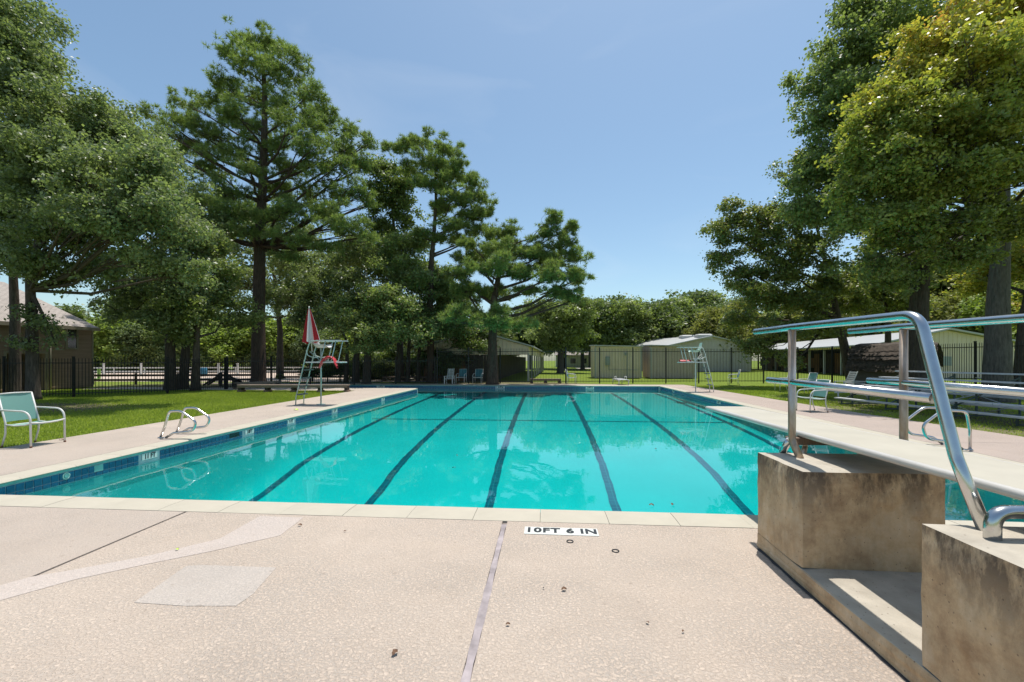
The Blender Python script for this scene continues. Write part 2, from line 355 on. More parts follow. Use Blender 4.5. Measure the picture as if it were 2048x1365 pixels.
M['lf_far'] = leafmat('far_leaf', [(0, (.09, .12, .06)), (.5, (.135, .175, .08)), (1, (.20, .25, .10))], 0.6, 0.3, 0.2)
M['lf_far2'] = leafmat('far_gold_leaf', [(0, (.14, .15, .05)), (.5, (.21, .22, .065)), (1, (.31, .29, .09))], 0.6, 0.35, 0.2)
M['blade'] = leafmat('grass_blade', [(0, (.18, .235, .045)), (.5, (.27, .325, .06)), (.85, (.36, .40, .09)), (1, (.46, .42, .17))], 0.5, 0.5, 0.25)
M['dryleaf'] = simple('dry_leaf', (.14, .07, .035), .8, var=.3)
M['greenleaf'] = simple('fresh_green_leaf', (.45, .62, .06), .6, var=.2)

# ------------------------------------------------------------------ the ground and the pool
XL, XR = -7.22, 7.12; YN, YF = 4.62, 27.0; YX = 23.7; XE = -17.0; WZ = -.235
def rects(mb, rs, z0, z1):
    for (x0, x1, y0, y1) in rs: mb.box((x0, y0, z0), (x1, y1, z1))
mb = MB()
for (x0, x1, y0, y1) in [(-500, XE-.2, -300, 700), (XE-.2, XL-.2, -300, YX-.2), (XE-.2, XL-.2, YF+.2, 700), (XL-.2, XR+.2, -300, YN-.2), (XL-.2, XR+.2, YF+.2, 700), (XR+.2, 500, -300, 700)]:
    mb.add([(x0, y0, -.03), (x1, y0, -.03), (x1, y1, -.03), (x0, y1, -.03)], [(0, 1, 2, 3)])
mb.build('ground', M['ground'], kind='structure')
mb = MB(); mb.add([(-95, 27.2, -.022), (-8, 30.8, -.022), (-8, 66, -.022), (-95, 66, -.022)], [(0, 1, 2, 3)]); mb.build('sand_arena', M['sand'], kind='structure')
# pool shell
FY = [YN, 9.3, 10.5, 12.2, 14, 16.1, 20, 24, 28.5]; FZ = [-1.68, -1.48, -1.14, -.97, -.82, -.71, -.56, -.47, -.42]
def fz(y): return float(np.interp(y, FY, FZ))
ys = [YN + (YF - YN) * i / 60 for i in range(61)]
fzs = [fz(y) for y in ys]
for _ in range(3): fzs = [fzs[0]] + [(fzs[i-1] + fzs[i] + fzs[i+1]) / 3 for i in range(1, 60)] + [fzs[-1]]
def fzi(y): return float(np.interp(y, ys, fzs))
XS = [XL + q for q in (0, .03, .08, .15, .24, .34, .46, .6)] + [0] + [XR - q for q in (.24, .18, .12, .08, .04, 0)]
def cove(x, y, z):
    h = max(0, -.55 - z); t = max(0, 1 - (x - XL) / .6, 1 - (XR - x) / .24); return z + h * t ** 2.2
mb = MB(); mb.sheet([[(x, y, cove(x, y, z)) for x in XS] for y, z in zip(ys, fzs)])
mb.add([(XE, YX, -.46), (XL, YX, -.46), (XL, YF, -.42), (XE, YF, -.42)], [(0, 1, 2, 3)])
floor = mb.build('pool_floor', M['plaster'], kind='structure')
mb = MB()
def vwall(p, q, z0, z1): mb.add([(p[0], p[1], z0), (q[0], q[1], z0), (q[0], q[1], z1), (p[0], p[1], z1)], [(0, 1, 2, 3)])
for a, b in (((XR, YN), (XL, YN)), ((XL, YN), (XL, YX)), ((XL, YX), (XE, YX)), ((XE, YX), (XE, YF)), ((XE, YF), (XR, YF)), ((XR, YF), (XR, YN))):
    vwall(a, b, -2.2, -.04)
wall = mb.build('pool_wall', M['coping_under'], kind='structure')
# plaster lower wall just proud of the shell
mb = MB(); e = .003
for a, b in (((XR-e, YN+e), (XL+e, YN+e)), ((XL+e, YN), (XL+e, YX+e)), ((XL, YX+e), (XE+e, YX+e)), ((XE, YF-e), (XR, YF-e)), ((XR-e, YF), (XR-e, YN))):
    vwall(a, b, -2.2, -.262)
mb.build('plaster_band', M['plaster'], wall)
# water body
mb = MB(); i = .006
def wbox(x0, x1, y0, y1):
    n = 30; yy = [y0 + (y1 - y0) * k / n for k in range(n + 1)]
    for k in range(n):
        a, b = yy[k], yy[k+1]; za, zb = min(fzi(a), -.41) + .012, min(fzi(b), -.41) + .012
        mb.add([(x0, a, za), (x1, a, za), (x1, b, zb), (x0, b, zb)], [(3, 2, 1, 0)])
        mb.add([(x0, a, za), (x0, b, zb), (x0, b, WZ), (x0, a, WZ)], [(0, 1, 2, 3)]); mb.add([(x1, a, za), (x1, b, zb), (x1, b, WZ), (x1, a, WZ)], [(3, 2, 1, 0)])
        mb.add([(x0, a, WZ), (x1, a, WZ), (x1, b, WZ), (x0, b, WZ)], [(0, 1, 2, 3)])
    mb.add([(x0, y0, fzi(y0)+.012), (x1, y0, fzi(y0)+.012), (x1, y0, WZ), (x0, y0, WZ)], [(0, 1, 2, 3)])
    mb.add([(x0, y1, fzi(y1)+.012), (x1, y1, fzi(y1)+.012), (x1, y1, WZ), (x0, y1, WZ)], [(3, 2, 1, 0)])
wbox(XL + i, XR - i, YN + i, YF - i)
z = -.40; x0, x1, y0, y1 = XE + i, XL + i - .002, YX + i, YF - i
mb.box((x0, y0, z), (x1, y1, WZ))
mb.build('water', M['water'], kind='structure')
# lane lines (bands of dark tile)
lane_px = (890, 972, 1053, 1136, 1218, 1300)
LX = [G(p, 783, -.40).x for p in lane_px]
for x in LX:
    mb = MB(); L2 = []
    for k_ in range(240):
        y = YN + .1 + (YF - YN - .4) * k_ / 239; wob = .006 * math.sin(y * 5.1 + x) + .004 * math.sin(y * 11.7 + 2 * x); hw_ = .092 + .003 * math.sin(y * 7.3 + x * 3)
        L2.append([(x + wob - hw_, y, fzi(y) + .008), (x + wob + hw_, y, fzi(y) + .008)])
    mb.sheet(L2); mb.build('lane_line', M['lane'], floor)
mb = MB(); yb = 16.2; mb.sheet([[(XL + .1, yb + dy, fzi(yb + dy) + .010), (XR - .1, yb + dy, fzi(yb + dy) + .010)] for dy in (0, .09)]); mb.build('cross_line', M['lane'], floor)

# tiles : unit tile mesh in local (u along wall, v up)
def tmesh(mat, w=.0985, h=.104, t=.007):
    mb = MB(); c = .004
    mb.add([(0,0,0),(w,0,0),(w,h,0),(0,h,0),(c,c,t),(w-c,c,t),(w-c,h-c,t),(c,h-c,t)], [(4,5,6,7),(0,1,5,4),(1,2,6,5),(2,3,7,6),(3,0,4,7)])
    me = mb.mesh('tile'); me.materials.append(mat); return me
TB, TK = tmesh(M['tile']), tmesh(M['tile_black'])
HB = tmesh(M['tile'], .0985, .055)
# grout bed
mb = MB(); g = .004
for (a, b) in (((XL+g, YN), (XL+g, YX)), ((XR-g, YF), (XR-g, YN)), ((XE, YF-g), (XR, YF-g)), ((XL, YX+g), (XE, YX+g))):
    vwall(a, b, -.262, -.078)
mb.build('grout_bed', M['grout'], wall)
def wallM(p, ang):   # local x -> along, local y -> up, local z -> out of wall
    return Matrix.Translation(p) @ Matrix.Rotation(ang, 4, 'Z') @ Matrix.Rotation(R(90), 4, 'X')
def put(me, name, Mt, parent):
    o = bpy.data.objects.new(name, me); C.objects.link(o); o.parent = parent; o.matrix_local = Mt; return o
markers = []   # (y centre, text) on left wall
for px, py, txt in ((298, 905, '11 FT'), (498, 857, '10FT'), (581, 838, '9 FT'), (669, 818, '8 FT'), (766, 798, '7 FT')):
    markers.append((WX(px, py, XL).y, txt))
rest = MB()
k = 0; y = YN + .02
while y < YX - .15:
    if not any(abs(y + .05 - my) < .20 for my, _ in markers):
        near = y < 10
        dark = abs(y + .07 - WX(469, 858, XL).y) < .12 or abs(y - 14.3) < .1 or abs(y - 19) < .1
        for (z0, me, h) in ((-.186, TK if dark else TB, .104), (-.246, HB, .055)):
            # left wall faces +x : along = -y so that u x v = +x
            Mt = Matrix(((0, 0, 1, XL + .006), (1, 0, 0, y), (0, 1, 0, z0), (0, 0, 0, 1)))
            if near: put(me, 'tile', Mt, wall)
            else: rest.add([Mt @ v.co for v in me.vertices], [tuple(p.vertices) for p in me.polygons])
    y += .104
# right wall and far wall
y = YN + .02
while y < YF - .15:
    for (z0, me) in ((-.186, TB), (-.246, HB)):
        Mt = Matrix(((0, 0, -1, XR - .006), (-1, 0, 0, y + .145), (0, 1, 0, z0), (0, 0, 0, 1)))
        rest.add([Mt @ v.co for v in me.vertices], [tuple(p.vertices) for p in me.polygons])
    y += .104
fm = [WX_ for WX_ in (D(753, 773, 27).x, D(1001, 773, 27).x, D(1179, 773, 27).x)]
x = XE + .1
while x < XR - .15:
    if not any(abs(x + .07 - q) < .29 for q in fm):
        for (z0, me) in ((-.186, TB), (-.246, HB)):
            Mt = Matrix(((1, 0, 0, x), (0, 0, -1, YF - .006), (0, 1, 0, z0), (0, 0, 0, 1)))
            rest.add([Mt @ v.co for v in me.vertices], [tuple(p.vertices) for p in me.polygons])
    x += .104
rest.build('tile', M['tile'], wall, kind='stuff')

# text helper
def text_mesh(body, size, mat, ext=.0015, off=.0, spacing=1.0, sx=1.0):
    cu = bpy.data.curves.new('marking_text', 'FONT'); cu.body = body; cu.size = size; cu.extrude = ext; cu.offset = off
    cu.align_x = 'CENTER'; cu.align_y = 'CENTER'; cu.space_character = spacing; cu.resolution_u = 3
    o = bpy.data.objects.new('marking_text', cu); C.objects.link(o); bpy.context.view_layer.update()
    me = bpy.data.meshes.new_from_object(o.evaluated_get(bpy.context.evaluated_depsgraph_get())); bpy.data.objects.remove(o)
    if sx != 1: me.transform(Matrix.Diagonal((sx, 1, 1, 1)))
    me.materials.clear(); me.materials.append(mat); return me
def plaque(name, w, h, t, mat, Mt, body, size, label, group=None, sx=1.0, spacing=1.0, off=.008, split=False):
    e = empty(name, (0, 0, 0), label=label, cat='depth marker', group=group); e.matrix_world = Mt
    mb = MB(); mb.bbox((-w/2, -h/2, 0), (w/2, h/2, t), .002); mb.build('marker_tile', mat, e)
    me = text_mesh(body, size, M['ink'], off=off, sx=sx, spacing=spacing)
    if not split:
        o = put(me, 'lettering', Matrix.Translation((0, 0, t + .002)), e); o['kind'] = 'stuff'; return
    par = list(range(len(me.vertices)))
    def find(a):
        while par[a] != a: par[a] = par[par[a]]; a = par[a]
        return a
    for ed in me.edges: par[find(ed.vertices[0])] = find(ed.vertices[1])
    isl = {}
    for p_ in me.polygons: isl.setdefault(find(p_.vertices[0]), []).append(p_)
    for fs in isl.values():
        ids = sorted({v for p_ in fs for v in p_.vertices}); mp = {v: k_ for k_, v in enumerate(ids)}
        m2 = bpy.data.meshes.new('letter'); m2.from_pydata([me.vertices[v].co[:] for v in ids], [], [tuple(mp[v] for v in p_.vertices) for p_ in fs]); m2.materials.append(M['ink'])
        put(m2, 'letter', Matrix.Translation((0, 0, t + .002)), e)
names = {'11 FT': 'white depth marker reading 11 FT on the left pool wall', '10FT': 'white depth marker reading 10FT on the left pool wall beyond the grab rails',
         '9 FT': 'white depth marker reading 9 FT on the left pool wall, middle of the row', '8 FT': 'white depth marker reading 8 FT below the left lifeguard chair', '7 FT': 'white depth marker reading 7 FT, farthest one on the left pool wall'}
for my, txt in markers:
    plaque('depth_marker', .30, .11, .012, M['marker'], Matrix(((0, 0, 1, XL + .008), (1, 0, 0, my), (0, 1, 0, -.134), (0, 0, 0, 1))), txt, .12, names[txt], 'depth markers in the pool tile band', sx=.78, off=.004, split=txt in ('11 FT', '10FT'))
for q, nm in zip(fm, ('left, behind the wooden bench', 'centre, below the two blue chairs', 'right, near the white metal shed')):
    plaque('depth_marker', .50, .11, .012, M['marker'], Matrix(((1, 0, 0, q), (0, 0, -1, YF - .008), (0, 1, 0, -.134), (0, 0, 0, 1))), '3 FT 6', .12, 'white depth marker on the far pool wall, ' + nm, 'depth markers in the pool tile band')
for px, py, nm in ((1347, 786, 'nearer the far corner'), (1438, 806, 'nearer the diving board')):
    yy = WX(px, py, XR).y
    plaque('depth_marker', .36, .11, .012, M['marker'], Matrix(((0, 0, -1, XR - .008), (-1, 0, 0, yy), (0, 1, 0, -.134), (0, 0, 0, 1))), '4 FT', .12, 'white depth marker on the right pool wall, ' + nm, 'depth markers in the pool tile band')
# skimmer return fitting and grille on the left wall
yy = WX(131, 937, XL).y
e = empty('return_fitting', (XL + .012, yy, -.135), label='small round return fitting in the blue tiles, left of the 11 FT marker', cat='pool fitting')
mb = MB(); mb.tube([(0, .045*math.cos(a*math.pi/6), .045*math.sin(a*math.pi/6)) for a in range(13)], .010, 6, False); mb.build('ring', M['green_plastic'], e)
mb = MB(); mb.tube([(-.004, 0, 0), (.012, 0, 0)], .03, 10); mb.build('nozzle', M['coping_under'], e)
yy = WX(196, 923, XL).y
mb = MB(); mb.box((XL + .004, yy - .07, -.185), (XL + .014, yy + .07, -.082)); o = mb.build('skimmer_grille', M['coping_under'], label='small teal grille plate set in the blue tiles beside the 11 FT marker', cat='pool fitting')

# coping stones
cop = empty('pool_coping', kind='structure')
def copstone(length, w=.36, t=.048):
    # profile across (x: 0 = pool edge (overhang), w = outer)
    pr = [(0.012, -t), (-.018, -t*.72), (-.03, -t*.45), (-.022, -.014), (0, 0), (w*.5, .004), (w, 0), (w, -t)]
    mb = MB(); n = len(pr)
    L = length - .004
    vs = [(x, .003, z) for x, z in pr] + [(x, .003 + L, z) for x, z in pr]
    mb.add(vs, [tuple(range(n)), tuple(reversed(range(n, 2*n)))] + [(i, i+n, (i+1) % n + n, (i+1) % n) for i in range(n)])
    me = mb.mesh('coping_stone'); me.materials.append(M['coping']); return me
def run(p, q, inward):        # stones along p->q ; inward = direction from outer to pool
    p = Vector((*p, 0)); q = Vector((*q, 0)); L = (q - p).length; n = max(1, round(L / .69)); me = copstone(L / n); d = (q - p).normalized()
    out = -Vector((*inward, 0))
    for k in range(n):
        o = p + d * (k * L / n); jz = random.uniform(-.0015, .0015)
        put(me, 'coping_stone', Matrix(((out.x, d.x, 0, o.x), (out.y, d.y, 0, o.y), (0, 0, 1, jz), (0, 0, 0, 1))), cop)
CW = .36
run((XL - CW, YN), (XR + CW, YN), (0, 1)); run((XL, YN), (XL, YX - CW), (1, 0)); run((XE, YX), (XL, YX), (0, 1))
run((XE, YF), (XR + CW, YF), (0, -1)); run((XR, YN), (XR, YF), (-1, 0))
# deck slabs
deck = empty('pool_deck', kind='structure')
mb = MB(); DL = -9.95; DRN, DRF = 10.6, 9.2
for (x0, x1, y0, y1) in [(DL + .02, XL - CW + .01, -8, YX - CW), (XL - CW, XR + CW, -8, YN - CW + .01), (XR + CW - .01, 9.0, -8, 28.6), (-26, XL - CW, 21.6, YX - CW), (-26, XR + CW, YF + CW - .01, 28.6)]:
    mb.add([(x0, y0, -.022), (x1, y0, -.022), (x1, y1, -.022), (x0, y1, -.022)], [(0, 1, 2, 3)])
mb.build('slab_bed', M['under'], deck)
def slab(poly, mat, z=0.0, name='deck_slab', t=.06):
    mb = MB(); n = len(poly)
    mb.add([(x, y, z - t) for x, y in poly] + [(x, y, z) for x, y in poly], [tuple(range(n, 2*n))] + [(i, (i+1) % n, (i+1) % n + n, i + n) for i in range(n)])
    return mb.build(name, mat, deck)
NEARY = YN - CW - .012
cuts = [-7.2, -3.83, -.425]
ya = -7
for x0, x1 in ((-3.80, -.425), (-.375, 3.0), (3.02, 6.4), (-7.2, -3.83)):
    slab([(x0, ya), (x1, ya), (x1, NEARY), (x0, NEARY)], M['deck'] if x0 > -5 else M['deck_smooth'])
slab([(DL, ya), (-7.23, ya), (-7.23, NEARY), (DL, NEARY)], M['deck_smooth'])
slab([(6.42, ya), (11.0, ya), (10.9, NEARY), (6.42, NEARY)], M['deck_pink'])
mb = MB(); random.seed(3)
L_ = []; Rr = []
yy = ya
while yy < NEARY: 
    w = .024 + random.uniform(-.005, .004); L_.append((-.40 - w, yy, .001)); Rr.append((-.40 + w, yy, .001)); yy += .12
mb.sheet([list(p) for p in zip(L_, Rr)], False); mb.build('joint_filler', M['filler'], deck)
# left deck, Y beyond the near edge
yl = NEARY + .006
for a, b in ((yl, 9.4), (9.41, 14.2), (14.21, 19.0), (19.01, 21.55)):
    slab([(DL, a), (XL - CW - .008, a), (XL - CW - .008, b), (DL, b)], M['deck_smooth'])
slab([(-25, 21.56), (XL - CW - .008, 21.56), (XL - CW - .008, YX - CW - .008), (-25, YX - CW - .008)], M['deck_smooth'])
for a, b in ((yl, 9), (9.01, 13.4), (13.41, 17.8), (17.81, 22.2), (22.21, 28.4)):
    f = lambda y: np.interp(y, [4, 8, 13, 27.5, 30], [10.7, 10.25, 9.6, 9.0, 8.9])
    slab([(XR + CW + .008, a), (f(a), a), (f(b), b), (XR + CW + .008, b)], M['deck_pink'])
slab([(-25, YF + CW + .008), (XR + CW, YF + CW + .008), (XR + CW, 28.3), (-25, 28.3)], M['deck_smooth'])
# repair patches (trowelled on top)
def pp(*q): return [tuple(G(x, y)[:2]) for x, y in q]
slab(pp((-60, 1222), (0, 1202), (150, 1160), (300, 1128), (420, 1104), (560, 1072), (607, 1036), (520, 1033), (440, 1078), (300, 1112), (150, 1140), (60, 1155), (0, 1172), (-60, 1190)), M['patch'], .003, 'repair_strip', .004)
slab(pp((268, 1206), (370, 1213), (472, 1213), (505, 1190), (553, 1136), (400, 1131), (372, 1133)), M['patch_grey'], .003, 'repair_patch', .004)
# deck marker 10FT 6 IN
p = G(1122, 1064)
plaque('deck_depth_marker', .69, .165, .006, M['marker'], Matrix.Translation((p.x, p.y, .001)) @ Matrix.Rotation(R(0), 4, 'Z'), '10FT 6 IN', .145, 'white tile strip reading 10FT 6 IN set in the near deck', sx=1.02, spacing=1.1, off=.005, split=True)
for px, py, lb in ((1140, 1084, 'small dark metal ring set in the deck just below the 10FT 6 IN strip'), (1231, 1103, 'small dark metal ring in the deck, farther right and larger')):
    p = G(px, py); mb = MB(); mb.tube([(p.x + .028*math.cos(a*math.pi/8), p.y + .028*math.sin(a*math.pi/8), .004) for a in range(17)], .0045, 6, False)
    mb.build('deck_ring', M['ink'], label=lb, cat='ring', group='small rings in the deck')

# ------------------------------------------------------------------ diving stand
def block(name, x0, x1, y0, y1, z0, z1, mat, parent, seed):
    random.seed(seed); n = 8
    mb = MB(); c = .018
    # subdivided faces with a slight unevenness and rounded arris
    def P(u, v, w): return (x0 + (x1-x0)*u, y0 + (y1-y0)*v, z0 + (z1-z0)*w)
    import itertools
    idx = {}
    def vid(i, j, k):
        if (i, j, k) not in idx:
            x, y, z = P(i/n, j/n, k/n)
            ex = (i in (0, n)) + (j in (0, n)) + (k == n)
            if ex >= 2:
                if i == 0: x += c*.5
                if i == n: x -= c*.5
                if j == 0: y += c*.5
                if j == n: y -= c*.5
                if k == n: z -= c*.5
            h = random.Random(hash((i, j, k, seed)))
            x += h.uniform(-.004, .004); y += h.uniform(-.004, .004); z += h.uniform(-.002, .002)
            idx[(i, j, k)] = len(vv); vv.append((x, y, z))
        return idx[(i, j, k)]
    vv = []; ff = []
    for a in range(n):
        for b in range(n):
            ff.append((vid(a,b,n), vid(a+1,b,n), vid(a+1,b+1,n), vid(a,b+1,n)))
            ff.append((vid(a,0,b), vid(a+1,0,b), vid(a+1,0,b+1), vid(a,0,b+1)))
            ff.append((vid(a+1,n,b), vid(a,n,b), vid(a,n,b+1), vid(a+1,n,b+1)))
            ff.append((vid(0,a+1,b), vid(0,a,b), vid(0,a,b+1), vid(0,a+1,b+1)))
            ff.append((vid(n,a,b), vid(n,a+1,b), vid(n,a+1,b+1), vid(n,a,b+1)))
    mb.add(vv, ff, False)
    return mb.build(name, mat, parent)
BX0 = 1.83; SLH = .13; BTZ = .825
st = empty('diving_stand', (0, 0, 0), label='weathered tan concrete diving board stand with two raised blocks', cat='diving stand')
b1n = G(1600, 1137, SLH); b1f = G(1511, 1093, 0)
block('front_block', BX0, 2.80, b1n.y, b1f.y, SLH, BTZ, M['concrete'], st, 1)
b2f = G(1828, 1043, BTZ)
block('rear_block', BX0, 3.05, b2f.y - 1.0, b2f.y, SLH, BTZ, M['concrete'], st, 2)
block('base_slab', BX0 - .004, 3.12, -.6, b1f.y + .004, 0, SLH, M['concrete'], st, 3)
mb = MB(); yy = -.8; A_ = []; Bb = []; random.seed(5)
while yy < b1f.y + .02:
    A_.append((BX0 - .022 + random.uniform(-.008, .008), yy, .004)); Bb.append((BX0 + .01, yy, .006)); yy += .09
mb.sheet([list(q) for q in zip(A_, Bb)], False); mb.build('rail_shade_strip', M['rail_shade'], st)  # narrow dark strip painting the guard rail's shadow along the slab foot
# board
bd = empty('diving_board', (0, 0, 0), label='long cream diving board reaching out over the water', cat='diving board')
def bpt(s, y):      # edge points, s = -1 left .. 1 right
    t = (y + .2) / 6.25; xc = 2.485; z = 1.035 - .055 * t; return Vector((xc + s * (.285 - .025 * t), y, z))
Yt = 6.05; N = 14
top = [[bpt(s, -.2 + (Yt + .2) * k / N) for s in (-.97, -.3, .3, .97)] for k in range(N + 1)]
mb = MB(); mb.sheet(top, True)
mb.sheet([[p - Vector((0, 0, .048)) for p in reversed(r)] for r in top], True)
mb.add([top[-1][0], top[-1][-1], top[-1][-1] - Vector((0, 0, .048)), top[-1][0] - Vector((0, 0, .048))], [(0, 1, 2, 3)])
mb.build('deck_plate', M['board'], bd)
for s in (-1, 1):
    mb = MB(); mb.tube([bpt(s * .985, -.2 + (Yt + .2) * k / N) - Vector((0, 0, .024)) for k in range(N + 1)], .0255, 12); mb.build('edge_rail', M['board_edge'], bd)
# fulcrum and rear hoop
fy = D(1567, 876, 3.72).y
fu = empty('fulcrum', (0, 0, 0), label='weathered brown timber cross bar under the diving board on the front block', cat='fulcrum')
mb = MB(); zt = bpt(0, fy).z - .052
mb.bbox((2.12, fy - .045, zt - .062), (2.86, fy + .045, zt), .006); mb.build('cross_bar', M['fixing_wood'], fu)
for x in (2.26, 2.72):
    mb = MB(); mb.tube(fillet([(x - .05, fy - .06, .80), (x, fy, .86), (x, fy, zt - .06)], .04), .022, 10); mb.build('foot', M['oldsteel'], fu)
hp = G(1985, 1078, BTZ)
mb = MB(); mb.tube(fillet([(hp.x, hp.y, .80), (hp.x, hp.y, .945), (3.1, hp.y + .05, .945), (3.1, hp.y + .05, .80)], .11, 8), .030, 14)
mb.build('board_anchor', M['steel'], label='thick bent steel hoop anchoring the board on the near concrete block', cat='anchor')
# guard rails
RX1, RX2 = 2.05, 2.92
def guard(X, label):
    o = empty('guard_rail', (0, 0, 0), label=label, cat='guard rail', group='steel guard rails beside the diving board')
    tip = D(0, 720, 1); yt = 4.32; yp = WX(1584, 720, RX1).y if True else 0
    yn = WX(1838, 720, RX1).y
    zu, zl = 1.89, 1.435
    base = Vector((X + .0, WX(1972, 1050, RX1).y, BTZ - .01))
    mid = Vector((X, WX(1912, 930, RX1).y, 1.13))
    mb = MB(); mb.tube(fillet([(X, yt, zu + .004), (X, yp, zu), (X, yn, zu - .02), mid, base], [.3, .13, .25], 8), .0285, 18); mb.build('upper_rail', M['steel'], o)
    yl0 = WX(1537, 720, RX1).y; yl1 = WX(1868, 720, RX1).y
    mb = MB(); mb.tube([(X, yl0, zl), (X, yp, zl), (X, yl1, zl - .02)], .027, 18); mb.build('lower_rail', M['steel'], o)
    mb = MB(); mb.tube(fillet([(X, yp, zu - .02), (X, yp, .95), (X + .015, yp - .09, .815)], .12), .0285, 14); mb.build('post', M['oldsteel'], o)
    mb = MB(); mb.tube(fillet([(X - .01, yp + .02, .95), (X - .01, yp + .13, .815)], .08), .027, 12); mb.build('brace', M['steel'], o)
guard(RX1, 'polished steel guard rail on the near left side of the diving board')
guard(RX2, 'polished steel guard rail on the far right side of the diving board')

# ------------------------------------------------------------------ grab rails
def grab(px, py, sgn, hgt, label, rz=0):
    p = G(px, py); o = empty('grab_rail', (p.x, p.y, 0), 0 if sgn > 0 else math.pi, label=label, cat='grab rail', group='stainless grab rails at the pool edge')
    w = .78
    pts = fillet([(0, 0, 0), (.10, 0, hgt * .40) if sgn > 0 else (0, 0, hgt*.5), (.20 if sgn > 0 else .06, 0, hgt), (.46, 0, hgt * 1.02), (w + .02, 0, hgt * .62), (w - .05, 0, hgt * .28), (.30, 0, hgt * .20), (.10, 0, 0)], [.05, .12, .3, .16, .2, .12], 6)
    mb = MB(); mb.tube(pts, .0235, 12); mb.build('rail', M['steel'], o)
    for x in (0, .10):
        mb = MB(); mb.tube([(x, 0, 0), (x, 0, .022)], [.045, .038], 12); mb.build('flange', M['steel'], o)
grab(320, 877, 1, .56, 'nearer stainless grab rail loop on the left deck')
grab(352, 867, 1, .56, 'farther stainless grab rail loop on the left deck')
grab(1940, 901, -1, .70, 'nearer stainless grab rail on the right deck')
grab(1899, 890, -1, .70, 'farther stainless grab rail on the right deck')

# ------------------------------------------------------------------ patio chairs
def sling_chair(label, fabric, scale=1.0, feet='rust'):
    o = empty('patio_chair', label=label, cat='chair', group='white framed sling patio chairs')
    w = .285; r = .0165
    for s in (-1, 1):
        mb = MB(); mb.tube(fillet([(.29, s*w, .02), (.275, s*w, .665), (-.33, s*w, .69)], .2, 8), r, 10); a = mb.build('arm', M['white_metal'], o)
        mb = MB(); mb.tube([(.29, s*w, 0), (.289, s*w, .03)], r * 1.15, 8); mb.build('foot_cap', M['rust'], a)
        mb = MB(); mb.tube(fillet([(-.30, s*w*.93, .02), (-.23, s*w*.93, .25), (-.23, s*w*.93, .45), (-.38, s*w*.93, .985)], .25, 6), r * .92, 10); a = mb.build('leg', M['white_metal'], o)
        mb = MB(); mb.tube([(-.302, s*w*.93, 0), (-.298, s*w*.93, .03)], r * 1.1, 8); mb.build('foot_cap', M['rust'], a)
    for s in (-1, 1): mb = MB(); mb.tube([(.285, s*w*.93, .455), (.15, s*w*.93, .415), (-.05, s*w*.93, .40), (-.235, s*w*.93, .42)], r * .8, 8); mb.build('seat_rail', M['white_metal'], o)
    mb = MB(); mb.tube([(.283, -w, .455), (.30, -w*.5, .44), (.305, 0, .435), (.30, w*.5, .44), (.283, w, .455)], r, 8); mb.build('cross_bar', M['white_metal'], o); mb = MB(); mb.tube([(-.235, -w*.93, .40), (-.235, w*.93, .40)], r * .8, 8); mb.build('cross_bar', M['white_metal'], o); mb = MB()
    mb.tube([(-.38, -w*.93, .983), (-.40, 0, .99), (-.38, w*.93, .983)], r * .8, 8); mb.build('back_bar', M['white_metal'], o)
    def sheet(prof, name, th=.006):
        g = [[(x + dx * (1 - (2*j/6-1)**2), w*.92*(2*j/6-1), z - dz * (1 - (2*j/6-1)**2)) for j in range(7)] for x, z, dx, dz in prof]
        mb = MB(); mb.sheet(g); mb.sheet([[(x, y, z - th) for x, y, z in reversed(r_)] for r_ in g]); mb.build(name, fabric, o)
    sheet([(.27, .468, 0, .01), (.15, .425, 0, .025), (-.05, .41, 0, .03), (-.22, .425, 0, .02)], 'seat')
    gb = [(-.235, .47), (-.27, .60), (-.31, .75), (-.35, .89), (-.378, .985)]
    g = [[(x - .03 * (1 - (2*j/6-1)**2), w*.9*(2*j/6-1), z) for j in range(7)] for x, z in gb]
    mb = MB(); mb.sheet(g); mb.sheet([[(x - .006, y, z) for x, y, z in reversed(r_)] for r_ in g]); mb.build('backrest', fabric, o)
    return o
protoA = sling_chair('x', M['sling']); protoB = sling_chair('x', M['sling_blue'])
usedA = [0]; usedB = [0]
def place_chair(px, py, rz, label, kind='A'):
    pr, fl = (protoA, usedA) if kind == 'A' else (protoB, usedB)
    o = pr if not fl[0] else copy_tree(pr); fl[0] = 1
    p = G(px, py); o.location = (p.x, p.y, 0); o.rotation_euler = (0, 0, rz); o['label'] = label; return o
place_chair(68, 890, R(2), 'white framed aqua sling chair standing alone on the left deck in front')
place_chair(1624, 823, R(188), 'white framed aqua sling chair on the right deck behind the diving rail')
place_chair(1567, 783, R(175), 'aqua sling chair on the right lawn, leftmost behind the lower diving rail')
place_chair(1612, 787, R(185), 'aqua sling chair on the right lawn, second behind the lower diving rail')
place_chair(1143, 768, R(-12), 'aqua sling chair alone at the far pool end before the fence', 'B')
place_chair(1467, 770, R(165), 'dark blue sling chair in shade by the fence right of the far lifeguard chair', 'B')
place_chair(923, 768, R(-97), 'blue sling chair at the far end, next to the white slatted chair', 'B')
place_chair(956, 768, R(-95), 'blue sling chair at the far end, right one of the pair under the pine', 'B')
